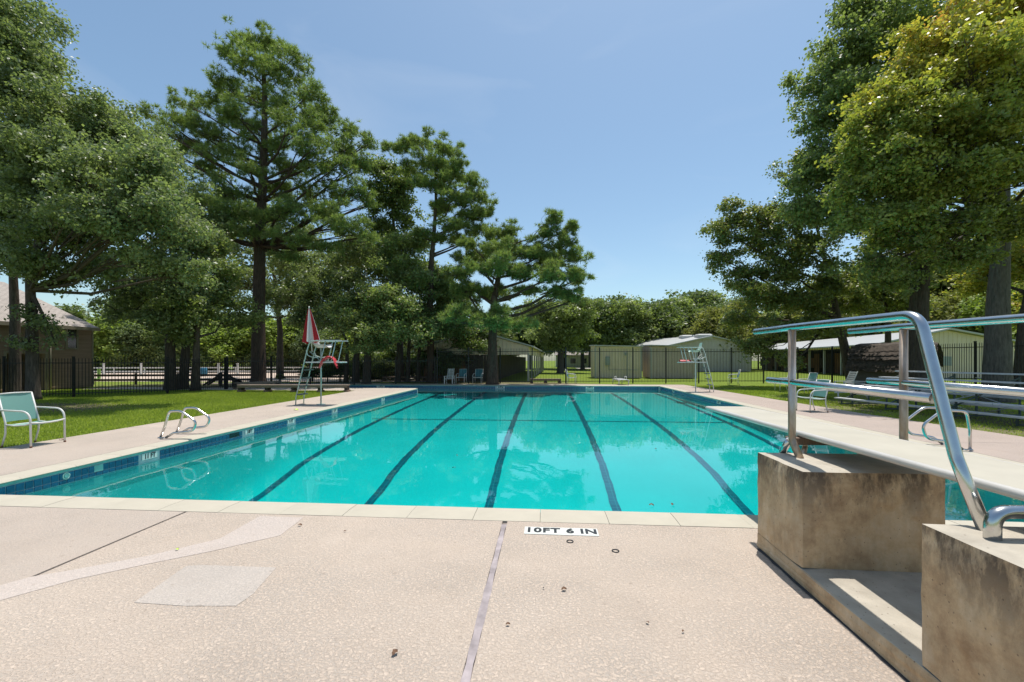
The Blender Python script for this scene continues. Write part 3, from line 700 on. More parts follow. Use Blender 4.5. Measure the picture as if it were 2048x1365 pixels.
# white slatted plastic chairs / loungers
def slat_chair(label, loc, rz, lean=.28, s=1.0):
    o = empty('slatted_chair', loc, rz, label=label, cat='chair', group='white slatted plastic chairs')
    for sd in (-1, 1):
        mb = MB(); mb.beam((.30, sd*.27, .50*s), (-.30, sd*.27, .52*s), .07, .03); mb.build('arm', M['white_plastic'], o)
        mb = MB(); mb.beam((.28, sd*.27, 0), (.26, sd*.27, .49*s), .05, .05); mb.build('leg', M['white_plastic'], o)
        mb = MB(); mb.beam((-.30, sd*.27, 0), (-.26, sd*.27, .50*s), .05, .05); mb.build('leg', M['white_plastic'], o)
    for k in range(5):
        x = .25 - k * .11; mb = MB(); mb.box((x - .045, -.25, .33*s), (x + .045, .25, .355*s)); mb.build('slat', M['white_plastic'], o)
    for k in range(6):
        z = (.40 + k * .105) * s; x = -.27 - lean * (z - .4 * s); hw = .25 - .012 * k
        mb = MB(); mb.box((x - .013, -hw, z), (x + .013, hw, z + .085)); mb.build('slat', M['white_plastic'], o)
    mb = MB()
    for yy in (-.21, .21): mb.beam((-.24, yy, .34*s), (-.28 - lean * .62, yy, 1.02*s), .04, .03)
    mb.build('back_post', M['white_plastic'], o)
    return o
p = G(899, 768); slat_chair('white slatted plastic chair at the far end, left of the two blue chairs', p, R(-92))
p = G(1688, 783); slat_chair('white slatted plastic chair against the leaning tree trunk on the right', p, R(190), .45)
def lounger(label, loc, rz, up=0):
    o = empty('plastic_lounger', loc, rz, label=label, cat='lounger', group='white plastic loungers')
    for sd in (-1, 1):
        mb = MB(); mb.beam((-.9, sd*.30, .30), (.95, sd*.30, .30), .05, .07); mb.build('side_rail', M['white_plastic'], o)
        for x in (-.75, .8):
            mb = MB(); mb.tube(fillet([(x - .08, sd*.31, 0), (x, sd*.31, .15), (x, sd*.31, .33)], .08), [.03]*9, 8); mb.build('leg', M['white_plastic'], o)
        mb = MB(); mb.tube(fillet([(.25, sd*.34, .30), (.2, sd*.34, .50), (-.25, sd*.34, .50), (-.3, sd*.34, .30)], .06), .022, 8); mb.build('arm', M['white_plastic'], o)
    for k in range(9):
        x = .90 - k * .125; mb = MB(); mb.box((x - .05, -.27, .325), (x + .05, .27, .35)); mb.build('slat', M['white_plastic'], o)
    for k in range(6):
        x = -.25 - k * .115; z = .34 + up * (k * .1); mb = MB(); mb.box((x - .045, -.27, z), (x + .045, .27, z + .025)); mb.build('slat', M['white_plastic'], o)
    return o
lounger('low white plastic lounger seen end-on at the far pool edge', G(1241, 769), R(-85))
lounger('white plastic lounger on the lawn beside the bleacher end', G(1690, 797), R(200), .7)
p = G(1905, 790); lounger('white lounger behind the bleacher rows, left one', p, R(150), .9)
p = G(1965, 796); lounger('white lounger behind the bleacher rows, right one', p, R(160), .5)

# ------------------------------------------------------------------ lifeguard chairs
def guard_chair(px, py, rz, label, green, sc=1.0):
    p = G(px, py); o = empty('lifeguard_chair', (p.x, p.y, 0), rz, label=label, cat='lifeguard chair', group='lifeguard chairs on the pool deck'); o.scale = (sc, sc, sc)
    T = M['green_metal'] if green else M['white_metal']; r = .021; w = .26
    for s in (-1, 1):
        mb = MB(); mb.tube(fillet([(-.80, s*w, 0), (-.79, s*w, .28), (-.36, s*w, 2.02), (-.25, s*w, 2.33), (.0, s*w, 2.33), (.55, s*w, 2.33)], [.2, .3, .16, .2], 6), r, 10); mb.build('ladder_rail', T, o)
        mb = MB(); mb.beam((-.02, s*w, 2.345), (.92, s*w, 2.345), .07, .035); mb.build('arm_rest', M['white_plastic'], o)
        mb = MB(); mb.tube(fillet([(.72, s*w, 2.33), (.55, s*w, 1.60), (.1, s*w, 1.55)], .05), r * .9, 8); mb.tube(fillet([(.33, s*w, 2.33), (.15, s*w, 1.60), (.0, s*w, 1.57)], .05), r * .9, 8); mb.build('arm_strut', T, o)
        mb = MB(); mb.tube(fillet([(-.40, s*w, 1.98), (-.34, s*w, 1.80), (-.12, s*w, 1.72), (.08, s*w, 1.74)], .12), r * .9, 8); mb.build('curved_brace', T, o)
    mb = MB(); mb.tube([(.02, 0, 0), (.02, 0, 2.08)], .028, 10); mb.build('pole', T, o)
    mb = MB(); mb.tube([(.02, 0, 0), (.02, 0, .012)], .16, 14); mb.build('base_plate', T, o)
    mb = MB(); mb.tube(fillet([(.04, 0, 1.56), (-.10, -.12, 1.75), (-.30, -.2, 1.95)], .1), .016, 8); mb.build('stay', T, o)
    for k, z in enumerate((.37, .68, .97, 1.27)):
        x = -.79 + (z - .28) * .247; mb = MB(); mb.bbox((x - .03, -w, z - .02), (x + .13, w, z + .02), .005); mb.build('step', M['step'], o)
    mb = MB(); mb.bbox((-.42, -w - .03, 1.53), (.88, w + .03, 1.575), .006); mb.build('platform', M['white_plastic'], o)
    # seat shell
    prof = [(.34, 2.10), (.28, 2.13), (.1, 2.10), (-.08, 2.10), (-.16, 2.16), (-.20, 2.30), (-.24, 2.50), (-.26, 2.58)]
    if not green: prof = prof[:6] + [(-.26, 2.36), (-.28, 2.40)]
    g = []
    for i, (x, z) in enumerate(prof):
        ww = .25 if i < 5 else (.24 - .02 * (i - 4)); g.append([(x, ww * (2*j/8 - 1), z + (.10 * abs(2*j/8-1)**3 if i < 5 else 0)) for j in range(9)])
    mb = MB(); mb.sheet(g); mb.sheet([[(x, y, z - .02) for x, y, z in reversed(q)] for q in g]); mb.build('seat', M['green_plastic'] if green else M['white_plastic'], o)
    return o, p
lg1, p1 = guard_chair(641, 809, 0, 'tall green-white lifeguard chair on the left deck with closed umbrella and red float', False, .985)
for ch in lg1.children:
    if ch.name.startswith(('ladder_rail', 'arm_strut', 'pole', 'curved', 'stay', 'base')): ch.data.materials[0] = M['green_metal']
lg2, p2 = guard_chair(1392, 784, math.pi, 'tall lifeguard chair on the right deck with pale green seat', True, .96)
for ch in lg2.children:
    if ch.name.startswith(('ladder_rail', 'arm_strut', 'pole', 'curved', 'stay', 'base')): ch.data.materials[0] = M['white_metal']
# closed umbrella
um = empty('umbrella', (p1.x - .34, p1.y, 2.2), label='closed red and white umbrella on the left lifeguard chair', cat='umbrella')
um.rotation_euler = (0, R(-4), 0)
mb = MB(); mb.tube([(0, 0, -.3), (0, 0, 1.36)], .018, 8); mb.tube([(0, 0, 1.30), (0, 0, 1.38)], [.03, .01], 8); mb.build('pole', M['white_metal'], um)
NP = 8
for k in range(NP):
    g = []
    for i in range(9):
        t = i / 8; z = 1.32 - 1.24 * t; row = []
        for j in range(5):
            a = 2 * math.pi * (k + j / 4) / NP; fold = 1 - .42 * math.sin(math.pi * j / 4)
            rr = (.02 + .30 * t ** .85) * fold
            row.append((rr * math.cos(a) * 1.0, rr * math.sin(a), z - (.07 * math.sin(math.pi * j / 4) if i == 8 else 0)))
        g.append(row)
    mb = MB(); mb.sheet(g); mb.build('canopy_panel', M['red_cloth'] if k % 2 else M['white_cloth'], um)
# rescue float draped over the platform edge
def rescue(parent_p, rz, label, flat):
    o = empty('rescue_float', (parent_p.x, parent_p.y, 0), rz, label=label, cat='rescue float', group='red rescue floats on the lifeguard chairs')
    if flat: pts = [(.25 + .07 * k, 0, 1.565) for k in range(9)]
    else: pts = [(.12, -.27, 1.36), (.20, -.27, 1.52), (.30, -.26, 1.66), (.42, -.24, 1.71), (.56, -.24, 1.70), (.66, -.25, 1.62), (.72, -.28, 1.48), (.80, -.32, 1.36)]
    g = []
    for i, p_ in enumerate(pts):
        hw = .12 if 0 < i < len(pts) - 1 else .07; th = .05
        g.append([(p_[0] + th * c * .3, p_[1] + hw * math.cos(a), p_[2] + th * math.sin(a)) for a, c in ((k_ * math.pi / 5, 0) for k_ in range(11))])
    mb = MB(); mb.sheet(g); mb.build('foam_body', M['red_foam'], o)
    mb = MB(); m_ = len(pts) // 2; q = pts[m_]; mb.tube([(q[0] - .02, q[1] + .13*math.cos(a), q[2] + .058*math.sin(a)) for a in (k_*math.pi/6 for k_ in range(13))], .008, 6, False); mb.build('strap', M['ink'], o)
rescue(p1, 0, 'red foam rescue float draped over the left lifeguard chair platform', False)
rescue(p2, math.pi, 'red rescue float lying on the right lifeguard chair platform', True)

# ------------------------------------------------------------------ benches, bleachers
def bench(a, b, label, z=.36, npl=3, legs=5):
    a = Vector(a); b = Vector(b); L = (b - a).length; ang = math.atan2(b.y - a.y, b.x - a.x)
    o = empty('wooden_bench', (a.x, a.y, 0), ang, label=label, cat='bench', group='long weathered benches by the left lawn')
    for k in range(npl):
        mb = MB(); y0 = -.16 + k * .135; mb.bbox((0, y0, z - .045), (L, y0 + .12, z), .005); mb.build('seat_plank', M['grey_wood'], o)
    mb = MB(); mb.bbox((.01, -.185, z - .14), (L - .01, -.162, z - .01), .004); mb.build('apron', M['grey_wood'], o)
    for k in range(legs):
        x = .10 + (L - .2) * k / (legs - 1); mb = MB(); mb.box((x - .07, -.12, .09), (x + .07, .2, z - .047)); mb.build('leg', M['dark_wood'], o)
        mb = MB(); mb.bbox((x - .1, -.16, 0), (x + .12, .24, .09), .004); mb.build('foot_block', M['fixing_wood'], o)
bench(G(478, 784), G(697, 784), 'long weathered timber bench on the deck corner behind the left lifeguard chair')
bench(G(470, 779), G(560, 774), 'second timber bench standing at an angle behind the long one', legs=3)
bench(G(700, 771) + Vector((0, 5.5, 0)), G(850, 771) + Vector((0, 5.5, 0)), 'dark timber bench in the shade under the oaks beyond the pool', legs=4)
bench(G(1060, 766.5), G(1122, 766.5), 'low dark bench by the fence left of the lone aqua chair', .30, legs=3)
bl = empty('bleacher', (0, 0, 0), label='low aluminium bleacher with rows of grey planks on the right lawn', cat='bleacher')
s0 = G(1674, 796, .22); dv = Vector((.95, -6.5, 0)).normalized(); ev = Vector((-dv.y, dv.x, 0))
def plank(off, z, L0, L1, name, w=.24, dz=.0):
    p = s0 + ev * off; p.z = z; mb = MB(); n = 2
    mb.beam(p + dv * L0, p + dv * L1, w, .042); mb.build(name, M['alu'], bl)
rows = [(.0, .22, 'foot_plank'), (.42, .46, 'seat_plank'), (1.05, .68, 'seat_plank'), (1.75, .98, 'seat_plank'), (2.4, 1.20, 'seat_plank'), (.78, .36, 'foot_plank'), (1.45, .58, 'foot_plank')]
for off, z, nm in rows:
    plank(off, z, -.9 if z == .46 else 0, 4.55, nm); plank(off, z, 4.57, 9.2, nm)
for k in range(6):
    L = .2 + k * 1.7; a = s0 + dv * L; mb = MB()
    for off, z in ((.0, .2), (.42, .44), (1.05, .66), (1.75, .96), (2.4, 1.18)):
        q = a + ev * off; mb.beam((q.x, q.y, 0), (q.x, q.y, z - .02), .04, .04)
    q0, q1 = a, a + ev * 2.4; mb.beam((q0.x, q0.y, .03), (q1.x, q1.y, .03), .04, .04)
    mb.beam((q0.x, q0.y, .16), (q1.x, q1.y, 1.1), .035, .035); mb.build('support_frame', M['step'], bl)
    if k < 5:
        q2 = a + dv * 1.7 + ev * 1.05; q = a + ev * 1.05
        mb = MB(); mb.tube([(q.x, q.y, .08), (q2.x, q2.y, .62)], .012, 6); mb.tube([(q.x, q.y, .62), (q2.x, q2.y, .08)], .012, 6); mb.build('cross_brace', M['alu'], bl)

# ------------------------------------------------------------------ iron fences
def fence(pts, h, label, step=.105, postgap=2.45, group='black iron picket fences'):
    o = empty('iron_fence', pts[0], label=label, cat='fence', group=group); o0 = Vector(pts[0]); pk = MB()
    for a, b in zip(pts[:-1], pts[1:]):
        a = Vector(a) - o0; b = Vector(b) - o0; L = (b - a).length; d = (b - a).normalized(); n = max(1, round(L / postgap))
        for k in range(n + (1 if b == Vector(pts[-1]) - o0 else 0)):
            q = a + d * (L * k / n); mb = MB(); mb.box((q.x - .034, q.y - .034, 0), (q.x + .034, q.y + .034, h + .06)); mb.box((q.x - .042, q.y - .042, h + .06), (q.x + .042, q.y + .042, h + .085)); mb.build('post', M['fence'], o)
        for k in range(n):
            q0 = a + d * (L * k / n) + d * .034; q1 = a + d * (L * (k + 1) / n) - d * .034
            for z in (.16, h - .20):
                mb = MB(); mb.beam((q0.x, q0.y, z), (q1.x, q1.y, z), .03, .035); mb.build('rail', M['fence'], o)
        m = int(L / step)
        for k in range(m):
            q = a + d * ((k + .5) * step); x, y = q.x, q.y; e = .0085
            pk.add([(x-e, y-e, .06), (x+e, y-e, .06), (x+e, y+e, .06), (x-e, y+e, .06), (x-e, y-e, h-.03), (x+e, y-e, h-.03), (x+e, y+e, h-.03), (x-e, y+e, h-.03), (x, y, h+.03)],
                   [(0,1,5,4),(1,2,6,5),(2,3,7,6),(3,0,4,7),(4,5,8),(5,6,8),(6,7,8),(7,4,8)])
    pk.build('picket', M['fence'], o, kind='stuff'); return o
fa = G(-140, 800); fb = G(147, 795); fc = G(335, 787); fd = G(450, 779); fe = G(497, 767.5)
fence([fa, fb, fc, fd], 1.68, 'black iron picket fence along the left lawn in front of the brown house')
ff = G(870, 767.5)
fence([fd + Vector((.1, .02, 0)), G(620, 772), ff], 1.74, 'black iron picket fence behind the bench and the oak trunks')
fg = G(1064, 768); fh = G(1591, 766.5); fi = B(1745, 25.5); fj = B(2100, 17.5)
fence([ff + Vector((.15, 0, 0)), fg, fh], 2.38, 'tall black iron picket fence across the far end of the pool')
fence([fh + Vector((.15, 0, 0)), fi, fj], 2.42, 'tall black iron picket fence running behind the bleachers')

# ------------------------------------------------------------------ brown house on the left
HX = -27.0
cr = WX(185, 776, HX); HY1 = cr.y; HY0 = 5.0
ho = empty('brown_house', (HX, HY1, 0), label='brown wood-sided house with grey shingled roof at the left edge', cat='house')
def hl(p): return Vector(p) - Vector((HX, HY1, 0))
EZ = 3.55
yb0 = WX(12, 780, HX).y - HY1; yb1 = WX(90, 780, HX).y - HY1
mb = MB(); 
def wallseg(y0, y1, z0, z1, x=0): mb.box((x - .15, y0, z0), (x, y1, z1))
wallseg(HY0 - HY1, yb0, 0, EZ); wallseg(yb0, yb1, 1.95, EZ); wallseg(yb1, 0, 0, EZ)
mb.box((-12, -.15, 0), (-.15, 0, EZ)); mb.add([(-12, -.01, EZ), (0, -.01, EZ), (-6, -.01, 6.2)], [(0, 1, 2)])
mb.box((-6, yb0 - .1, 0), (-.16, yb0, 2.6)); mb.box((-2.5, yb1 - .0, 0), (-.16, yb1 + .1, 2.6)); mb.build('wall', M['siding'], ho)
mb = MB(); z = .1
while z < EZ - .1:                       # lapped boards
    for (y0, y1) in (((HY0 - HY1, yb0 - .02), (yb1 + .14, -.06)) if z < 1.9 else ((HY0 - HY1, -.06),)):
        mb.add([(.001, y0, z + .16), (.022, y0, z), (.022, y1, z), (.001, y1, z + .16)], [(3, 2, 1, 0)]); mb.add([(.001, y0, z - .001), (.022, y0, z), (.022, y1, z), (.001, y1, z - .001)], [(0, 1, 2, 3)])
    z += .165
mb.build('siding_board', M['siding'], ho, kind='stuff')
mb = MB(); mb.box((-.02, -.055, 0), (.035, .03, EZ)); mb.build('corner_trim', M['trim'], ho)
mb = MB(); mb.box((.005, yb1, 0), (.05, yb1 + .12, 1.97)); mb.box((.005, yb0 - .1, 0), (.05, yb0, 1.97)); mb.box((.005, yb0 - .1, 1.97), (.05, yb1 + .12, 2.07)); mb.build('door_frame', M['trim'], ho)
mb = MB(); mb.box((-1.4, yb0 + .1, .05), (-1.3, yb1 - 1.1, 1.9)); mb.build('door', M['dark'], ho)
def win(px0, px1, py0, py1):
    a = hl(WX(px0, py1, HX)); b = hl(WX(px1, py0, HX)); y0, y1, z0, z1 = a.y, b.y, a.z, b.z
    mb = MB(); t = .09
    for r_ in (((.01, y0 - t, z0 - t), (.06, y0, z1 + t)), ((.01, y1, z0 - t), (.06, y1 + t, z1 + t)), ((.01, y0, z1), (.06, y1, z1 + t)), ((.01, y0, z0 - t), (.06, y1, z0)), ((.02, y0, (z0+z1)/2 - .025), (.05, y1, (z0+z1)/2 + .025))): mb.box(*r_)
    w = mb.build('window', M['trim'], ho); mb = MB(); mb.box((.023, y0 + .002, z0 + .002), (.03, y1 - .002, z1 - .002)); mb.build('pane', M['glass'], w)
win(134, 152, 655, 696); win(47, 56, 680, 696)
mb = MB(); RZ = 6.25; ov = .35; sl_ = (RZ - EZ) / 6.0
def slope(x0, z0, x1, z1, y0, y1, t=.12):
    mb.add([(x0, y0, z0), (x0, y1, z0), (x1, y1, z1), (x1, y0, z1), (x0, y0, z0 + t), (x0, y1, z0 + t), (x1, y1, z1 + t), (x1, y0, z1 + t)], [(0, 1, 2, 3), (7, 6, 5, 4), (0, 4, 5, 1), (1, 5, 6, 2), (2, 6, 7, 3), (3, 7, 4, 0)])
slope(ov, EZ - ov * sl_, -6, RZ, HY0 - HY1 - 1, .12); slope(-12 - ov, EZ - ov * sl_, -6, RZ, HY0 - HY1 - 1, .12); mb.build('roof', M['shingle'], ho)
mb = MB(); mb.box((ov + .002, HY0 - HY1 - 1, EZ - ov * sl_ - .06), (ov + .03, .12, EZ - ov * sl_ + .13)); mb.build('fascia', M['trim'], ho)
mb = MB(); mb.tube([(.08, yb1 + .2, EZ - .3), (.08, yb1 + .2, .1)], .045, 8); mb.build('downspout', M['trim'], ho)

# ------------------------------------------------------------------ sheet metal buildings
def corr(mb, p, q, z0, z1, step=.3, amp=.03, z1b=None):
    p = Vector(p); q = Vector(q); d = (q - p); L = d.length; d.normalize(); nrm = Vector((d.y, -d.x, 0)); n = int(L / step); pts = []
    for k in range(n):
        s = k * L / n; w = L / n
        for f, a in ((0, 0), (.62, 0), (.72, 1), (.9, 1)): pts.append((s + w * f, a))
    pts.append((L, 0)); top = []; bot = []
    for s, a in pts:
        v = p + d * s + nrm * (amp * a); zz = z1 if z1b is None else z1b(s / L)
        bot.append((v.x, v.y, z0)); top.append((v.x, v.y, zz))
    mb.sheet([bot, top], False)
def metal_shed(pxl, pxn, pxr, pyb, pyt, label, mat, depth_extra=2.6, rz=0, box_=False, group='ribbed metal sheds beyond the far fence'):
    a = G(pxn, pyb); b = G(pxr, pyb + .3); z1 = EYE + (pyb * 0 + (720 - pyt)) * (a.length / FPX)
    d = (b - a).normalized(); nrm = Vector((-d.y, d.x, 0)); left = nrm * depth_extra
    back_l = a + left * 1 + (-d) * .15; back_r = b + left
    o = empty('metal_shed', a, label=label, cat='shed', group=group); A0 = Vector((0, 0, 0)); Bq = b - a; Lq = back_l - a; Rq = back_r - a
    mb = MB(); corr(mb, A0, Bq, .02, z1); mb.build('front_wall', mat, o)
    mb = MB(); corr(mb, Lq, A0, .02, z1 + .1); corr(mb, Bq, Rq, .02, z1); corr(mb, Rq, Lq, .02, z1 + .1); mb.build('side_wall', mat, o)
    mb = MB(); k = .16
    P = [A0 - d*k - nrm*.22, Bq + d*k - nrm*.22, Rq + d*k + nrm*.1, Lq - d*k + nrm*.1]
    zs = [z1 + .05, z1 - .05, z1 + .02, z1 + .12]
    vs = [Vector((p.x, p.y, z)) for p, z in zip(P, zs)] + [Vector((p.x, p.y, z + .09)) for p, z in zip(P, zs)]
    mb.add(vs, [(3,2,1,0),(4,5,6,7),(0,1,5,4),(1,2,6,5),(2,3,7,6),(3,0,4,7)]); mb.build('roof', M['roof_metal'], o)
    for q in (A0, Bq):
        mb = MB(); mb.beam((q.x - .0, q.y - .02, 0), (q.x, q.y - .02, z1 - .02), .12, .1); mb.build('corner_trim', M['roof_metal'], o)
    return o, d, nrm, z1
o, d, nr, z1 = metal_shed(1178, 1191, 1282, 756.5, 694, 'small cream ribbed metal shed with grey electric box beyond the far fence', M['cream_metal'])
f_ = lambda s: d * s - nr * .09
for (s, z0, z1_, w, hh) in ((1.05, 1.15, 1.9, .38, 0), (2.6, 2.0, 2.25, .16, 0)):
    q = f_(s); mb = MB(); mb.bbox((q.x - w/2, q.y - .09, z0), (q.x + w/2, q.y + .06, z1_), .01); mb.build('electric_box', M['panel_box'], o)
mb = MB(); q = f_(1.15); mb.tube([(q.x, q.y, 1.15), (q.x, q.y, .75), (q.x + 2.6, q.y, .72)], .02, 6); mb.build('conduit', M['panel_box'], o)
mb = MB(); q = f_(2.75); mb.box((q.x - .02, q.y - .01, .05), (q.x + .02, q.y + .03, 2.4)); mb.build('door_seam', M['panel_box'], o)
metal_shed(1286, 1302, 1393, 757, 694.5, 'grey ribbed metal shed right of the cream one, behind the far lifeguard chair', M['grey_metal'])
# gabled metal building
a = G(1340, 744); b = G(1502, 744); o = empty('metal_building', a, label='sage green gabled metal building with roof vents behind the sheds', cat='building'); w = b - a; L = w.length; d = w.normalized(); n_ = Vector((-d.y, d.x, 0)) 
ez, rz_ = 3.55, 4.75
mb = MB(); corr(mb, (0, 0, 0), w, .02, 3, .4, .03, lambda t: ez + (rz_ - ez) * (1 - abs(2*t - 1))); mb.build('gable_wall', M['sage_metal'], o)
mb = MB(); corr(mb, n_ * 14 - d * 4, Vector((0, 0, 0)) - d*.0, .02, ez, .4); corr(mb, w, w + n_ * 14, .02, ez, .4); mb.build('side_wall', M['sage_metal'], o)
def roofq(o, p0, p1, p2, p3, t=.12, mat=None, name='roof'):
    mb = MB(); vs = [Vector(p) for p in (p0, p1, p2, p3)]; vs += [v + Vector((0, 0, t)) for v in vs]
    mb.add(vs, [(3,2,1,0),(4,5,6,7),(0,1,5,4),(1,2,6,5),(2,3,7,6),(3,0,4,7)]); return mb.build(name, mat or M['roof_metal'], o)
up = Vector((0, 0, 1)); mid = w * .5
back = n_ * 16 - d * 7
roofq(o, -d*.5 - n_*.5 + up*(ez-.1), mid - n_*.5 + up*rz_, mid + back + up*(rz_+.1), -d*.5 + back + up*(ez-.1))
roofq(o, mid - n_*.5 + up*rz_, w + d*.5 - n_*.5 + up*(ez-.1), w + d*.5 + back + up*(ez-.1), mid + back + up*rz_)
for t in (.0, .52):
    q = mid - d*1.1 + n_*(.6 + 5*t) - d * 2.2 * t + up*(rz_ + .16); mb = MB(); mb.bbox((q.x-.55, q.y-.8, q.z-.45), (q.x+1.3, q.y+.8, q.z+.2), .15); mb.build('roof_vent', M['roof_metal'], o)
# long open stable on the right
p0 = G(1488, 738.2); p1 = G(1668, 748); pc = G(1768, 756)
o = empty('stable_barn', pc, label='long open stable with white metal roof and posts on the right', cat='barn')
dd = (p0 - pc); L = dd.length; dd.normalize(); nn = Vector((-dd.y, dd.x, 0)); nn = nn if nn.x > 0 else -nn; Wd = 9.6
ez, rz_ = 3.1, 4.25
npost = 12
for k in range(npost):
    q = dd * (L * k / (npost - 1)) ; mb = MB(); mb.box((q.x - .08, q.y - .08, 0), (q.x + .08, q.y + .08, ez)); mb.build('post', M['roof_metal'], o)
q0, q1 = nn * 2.6, nn * 2.6 + dd * L
n = int(L / 3.3)
for k in range(n):
    a = q0 + dd * (L * k / n); b = q0 + dd * (L * (k + 1) / n - .12); mb = MB()
    m = 10
    for j in range(m):
        u0 = a + (b - a) * (j / m); u1 = a + (b - a) * ((j + .93) / m); mb.beam((u0.x, u0.y, 1.2), (u1.x, u1.y, 1.2), .05, 2.4 if (k + j // 4) % 3 else 1.3)
    mb.build('stall_front', M['brown_board'] if k % 3 != 1 else M['dark_wood'], o)
mb = MB(); mb.beam((q0 + nn*.5).to_tuple()[:2] + (1.5,), (q1 + nn*.5).to_tuple()[:2] + (1.5,), .05, 3); mb.build('back_wall', M['dark'], o)
mb = MB(); mb.beam((0, 0, ez - .12), (dd.x * L, dd.y * L, ez - .12), .08, .42); mb.build('fascia', M['cream_metal'], o)
mb = MB(); corr(mb, Vector((0, 0, 0)), nn * Wd, .02, 3, .32, .03, lambda t: ez - .05 + (rz_ - ez) * (1 - abs(2*t - 1))); mb.build('gable_wall', M['cream_metal'], o)
mb = MB(); mb.box((nn.x * 4.3, nn.y * 4.3 - .12, 1.1), (nn.x * 4.3 + .8, nn.y * 4.3 - .05, 1.9)); mb.build('wall_panel', M['panel_box'], o)
e1 = -dd * .4; 
roofq(o, -nn*.9 + e1 + up*(ez-.18), nn*Wd/2 + e1 + up*rz_, nn*Wd/2 + dd*(L+1) + up*rz_, -nn*.9 + dd*(L+1) + up*(ez-.18), .14)
roofq(o, nn*Wd/2 + e1 + up*rz_, nn*(Wd+.7) + e1 + up*(ez-.12), nn*(Wd+.7) + dd*(L+1) + up*(ez-.12), nn*Wd/2 + dd*(L+1) + up*rz_, .14)
# open stable centre-left
a = G(1057, 763); b = Vector((a.x + 1.0, a.y + 32, 0)); o = empty('open_stable', a, label='open horse stable with cream fascia and posts left of the grass lane', cat='barn')
dd = (b - a).normalized(); L = (b - a).length; nn = Vector((-1, 0, 0)); ez = 2.0
for k in range(9):
    q = dd * (L * k / 8); mb = MB(); mb.box((q.x - .07, q.y - .07, 0), (q.x + .07, q.y + .07, ez + .1)); mb.build('post', M['roof_metal'], o)
mb = MB(); mb.beam((0, 0, ez + .3), (dd.x*L, dd.y*L, ez + .3), .07, .62); mb.build('fascia', M['cream_metal'], o)
mb = MB(); corr(mb, nn * 8, Vector((0, -.05, 0)), ez, ez + .6, .3, .03, lambda t: ez + .62 + 1.1 * (1 - abs(2*t - 1))); mb.build('gable_wall', M['cream_metal'], o)
def r3(v, z): return Vector((v.x, v.y, z))
roofq(o, Vector((.4, -.4, ez + .55)), Vector((-4, -.4, ez + 1.8)), Vector((-4, 0, ez + 1.8)) + dd*L, Vector((.4, 0, ez + .55)) + dd*L, .1)
roofq(o, Vector((-4, -.4, ez + 1.8)), Vector((-8.4, -.4, ez + .55)), Vector((-8.4, 0, ez + .55)) + dd*L, Vector((-4, 0, ez + 1.8)) + dd*L, .1)
for k in range(26):
    x = -8 + k * .2; mb = MB(); mb.box((x, -.02, 0), (x + .19, .03, 1.98 + .02 * (k % 3))); mb.build('wall_board', M['brown_board'] if k < 16 else M['dark_wood'], o)
mb = MB(); mb.beam((-2.7, .5, 1), (-2.7 + dd.x*L, dd.y*L, 1), .06, 2.0); mb.build('stall_front', M['dark_wood'], o)
# playhouse with shaggy roof
dS = 25.0; a = B(1706, dS); b = B(1868, dS - 2.6); o = empty('playhouse', a, label='small dark shed with mossy drooping shingle roof behind the bleachers', cat='shed'); w = b - a; d = w.normalized(); n_ = Vector((-d.y, d.x, 0)); L = w.length
mb = MB()
mb.box((.12, 0, 0), (L * .72, .1, 1.5)); mb.box((.12, .1, 0), (.22, 2.6, 2.2)); mb.box((L - .3, .1, 0), (L - .2, 2.6, 2.2)); mb.box((.12, 2.5, 0), (L - .2, 2.6, 2.2)); mb.build('wall', M['shed_wall'], o)
for k in range(9):
    mb = MB(); mb.add([(.1, -.005, .1 + k*.155 + .15), (.1, -.03, .1 + k*.155), (L*.72, -.03, .1 + k*.155), (L*.72, -.005, .1 + k*.155 + .15)], [(0, 1, 2, 3)]); mb.build('siding_board', M['shed_wall'], o)
mb = MB(); mb.box((L * .72, .02, 0), (L - .2, .06, 1.5)); mb.build('doorway', M['dark'], o)
random.seed(12); prof = [(-.38, 1.28), (-.2, 1.75), (.12, 2.2), (.6, 2.48), (1.25, 2.62), (1.9, 2.48), (2.5, 2.1), (2.85, 1.4)]
g = [[(-.12 + (L + .2) * j / 14 + random.uniform(-.05, .05), y + random.uniform(-.06, .06), z + random.uniform(-.05, .05) + (-.10 if j in (0, 14) else 0)) for j in range(15)] for y, z in prof]
mb = MB(); mb.sheet(g, False); mb.sheet([[(x, y, z - .09) for x, y, z in reversed(q)] for q in g], False); rf = mb.build('roof', M['thatch'], o)
mb = MB()
for r_ in range(6):
    for j in range(46):
        x = -.15 + (L + .2) * (j + random.random()) / 46; t = r_ / 6 * 3.2; i_ = int(t); f = t - i_; y = prof[i_][0]*(1-f) + prof[i_+1][0]*f; z = prof[i_][1]*(1-f) + prof[i_+1][1]*f
        w_ = random.uniform(.08, .14); l_ = random.uniform(.3, .5); y1 = y - l_ * .45; z1 = z - l_ * .8 if r_ < 2 else z - l_*.45
        mb.add([(x - w_, y, z + .06), (x + w_, y, z + .06), (x + w_*.6 + random.uniform(-.05, .05), y1 - .04, z1 + .05), (x - w_*.6, y1 - .04, z1 + .02)], [(0, 1, 2, 3)])
mb.build('shingle', M['thatch'], rf, kind='stuff')
o.rotation_euler = (0, 0, 0)
for ch in o.children: ch.matrix_local = Matrix.Rotation(math.atan2(d.y, d.x), 4, 'Z')
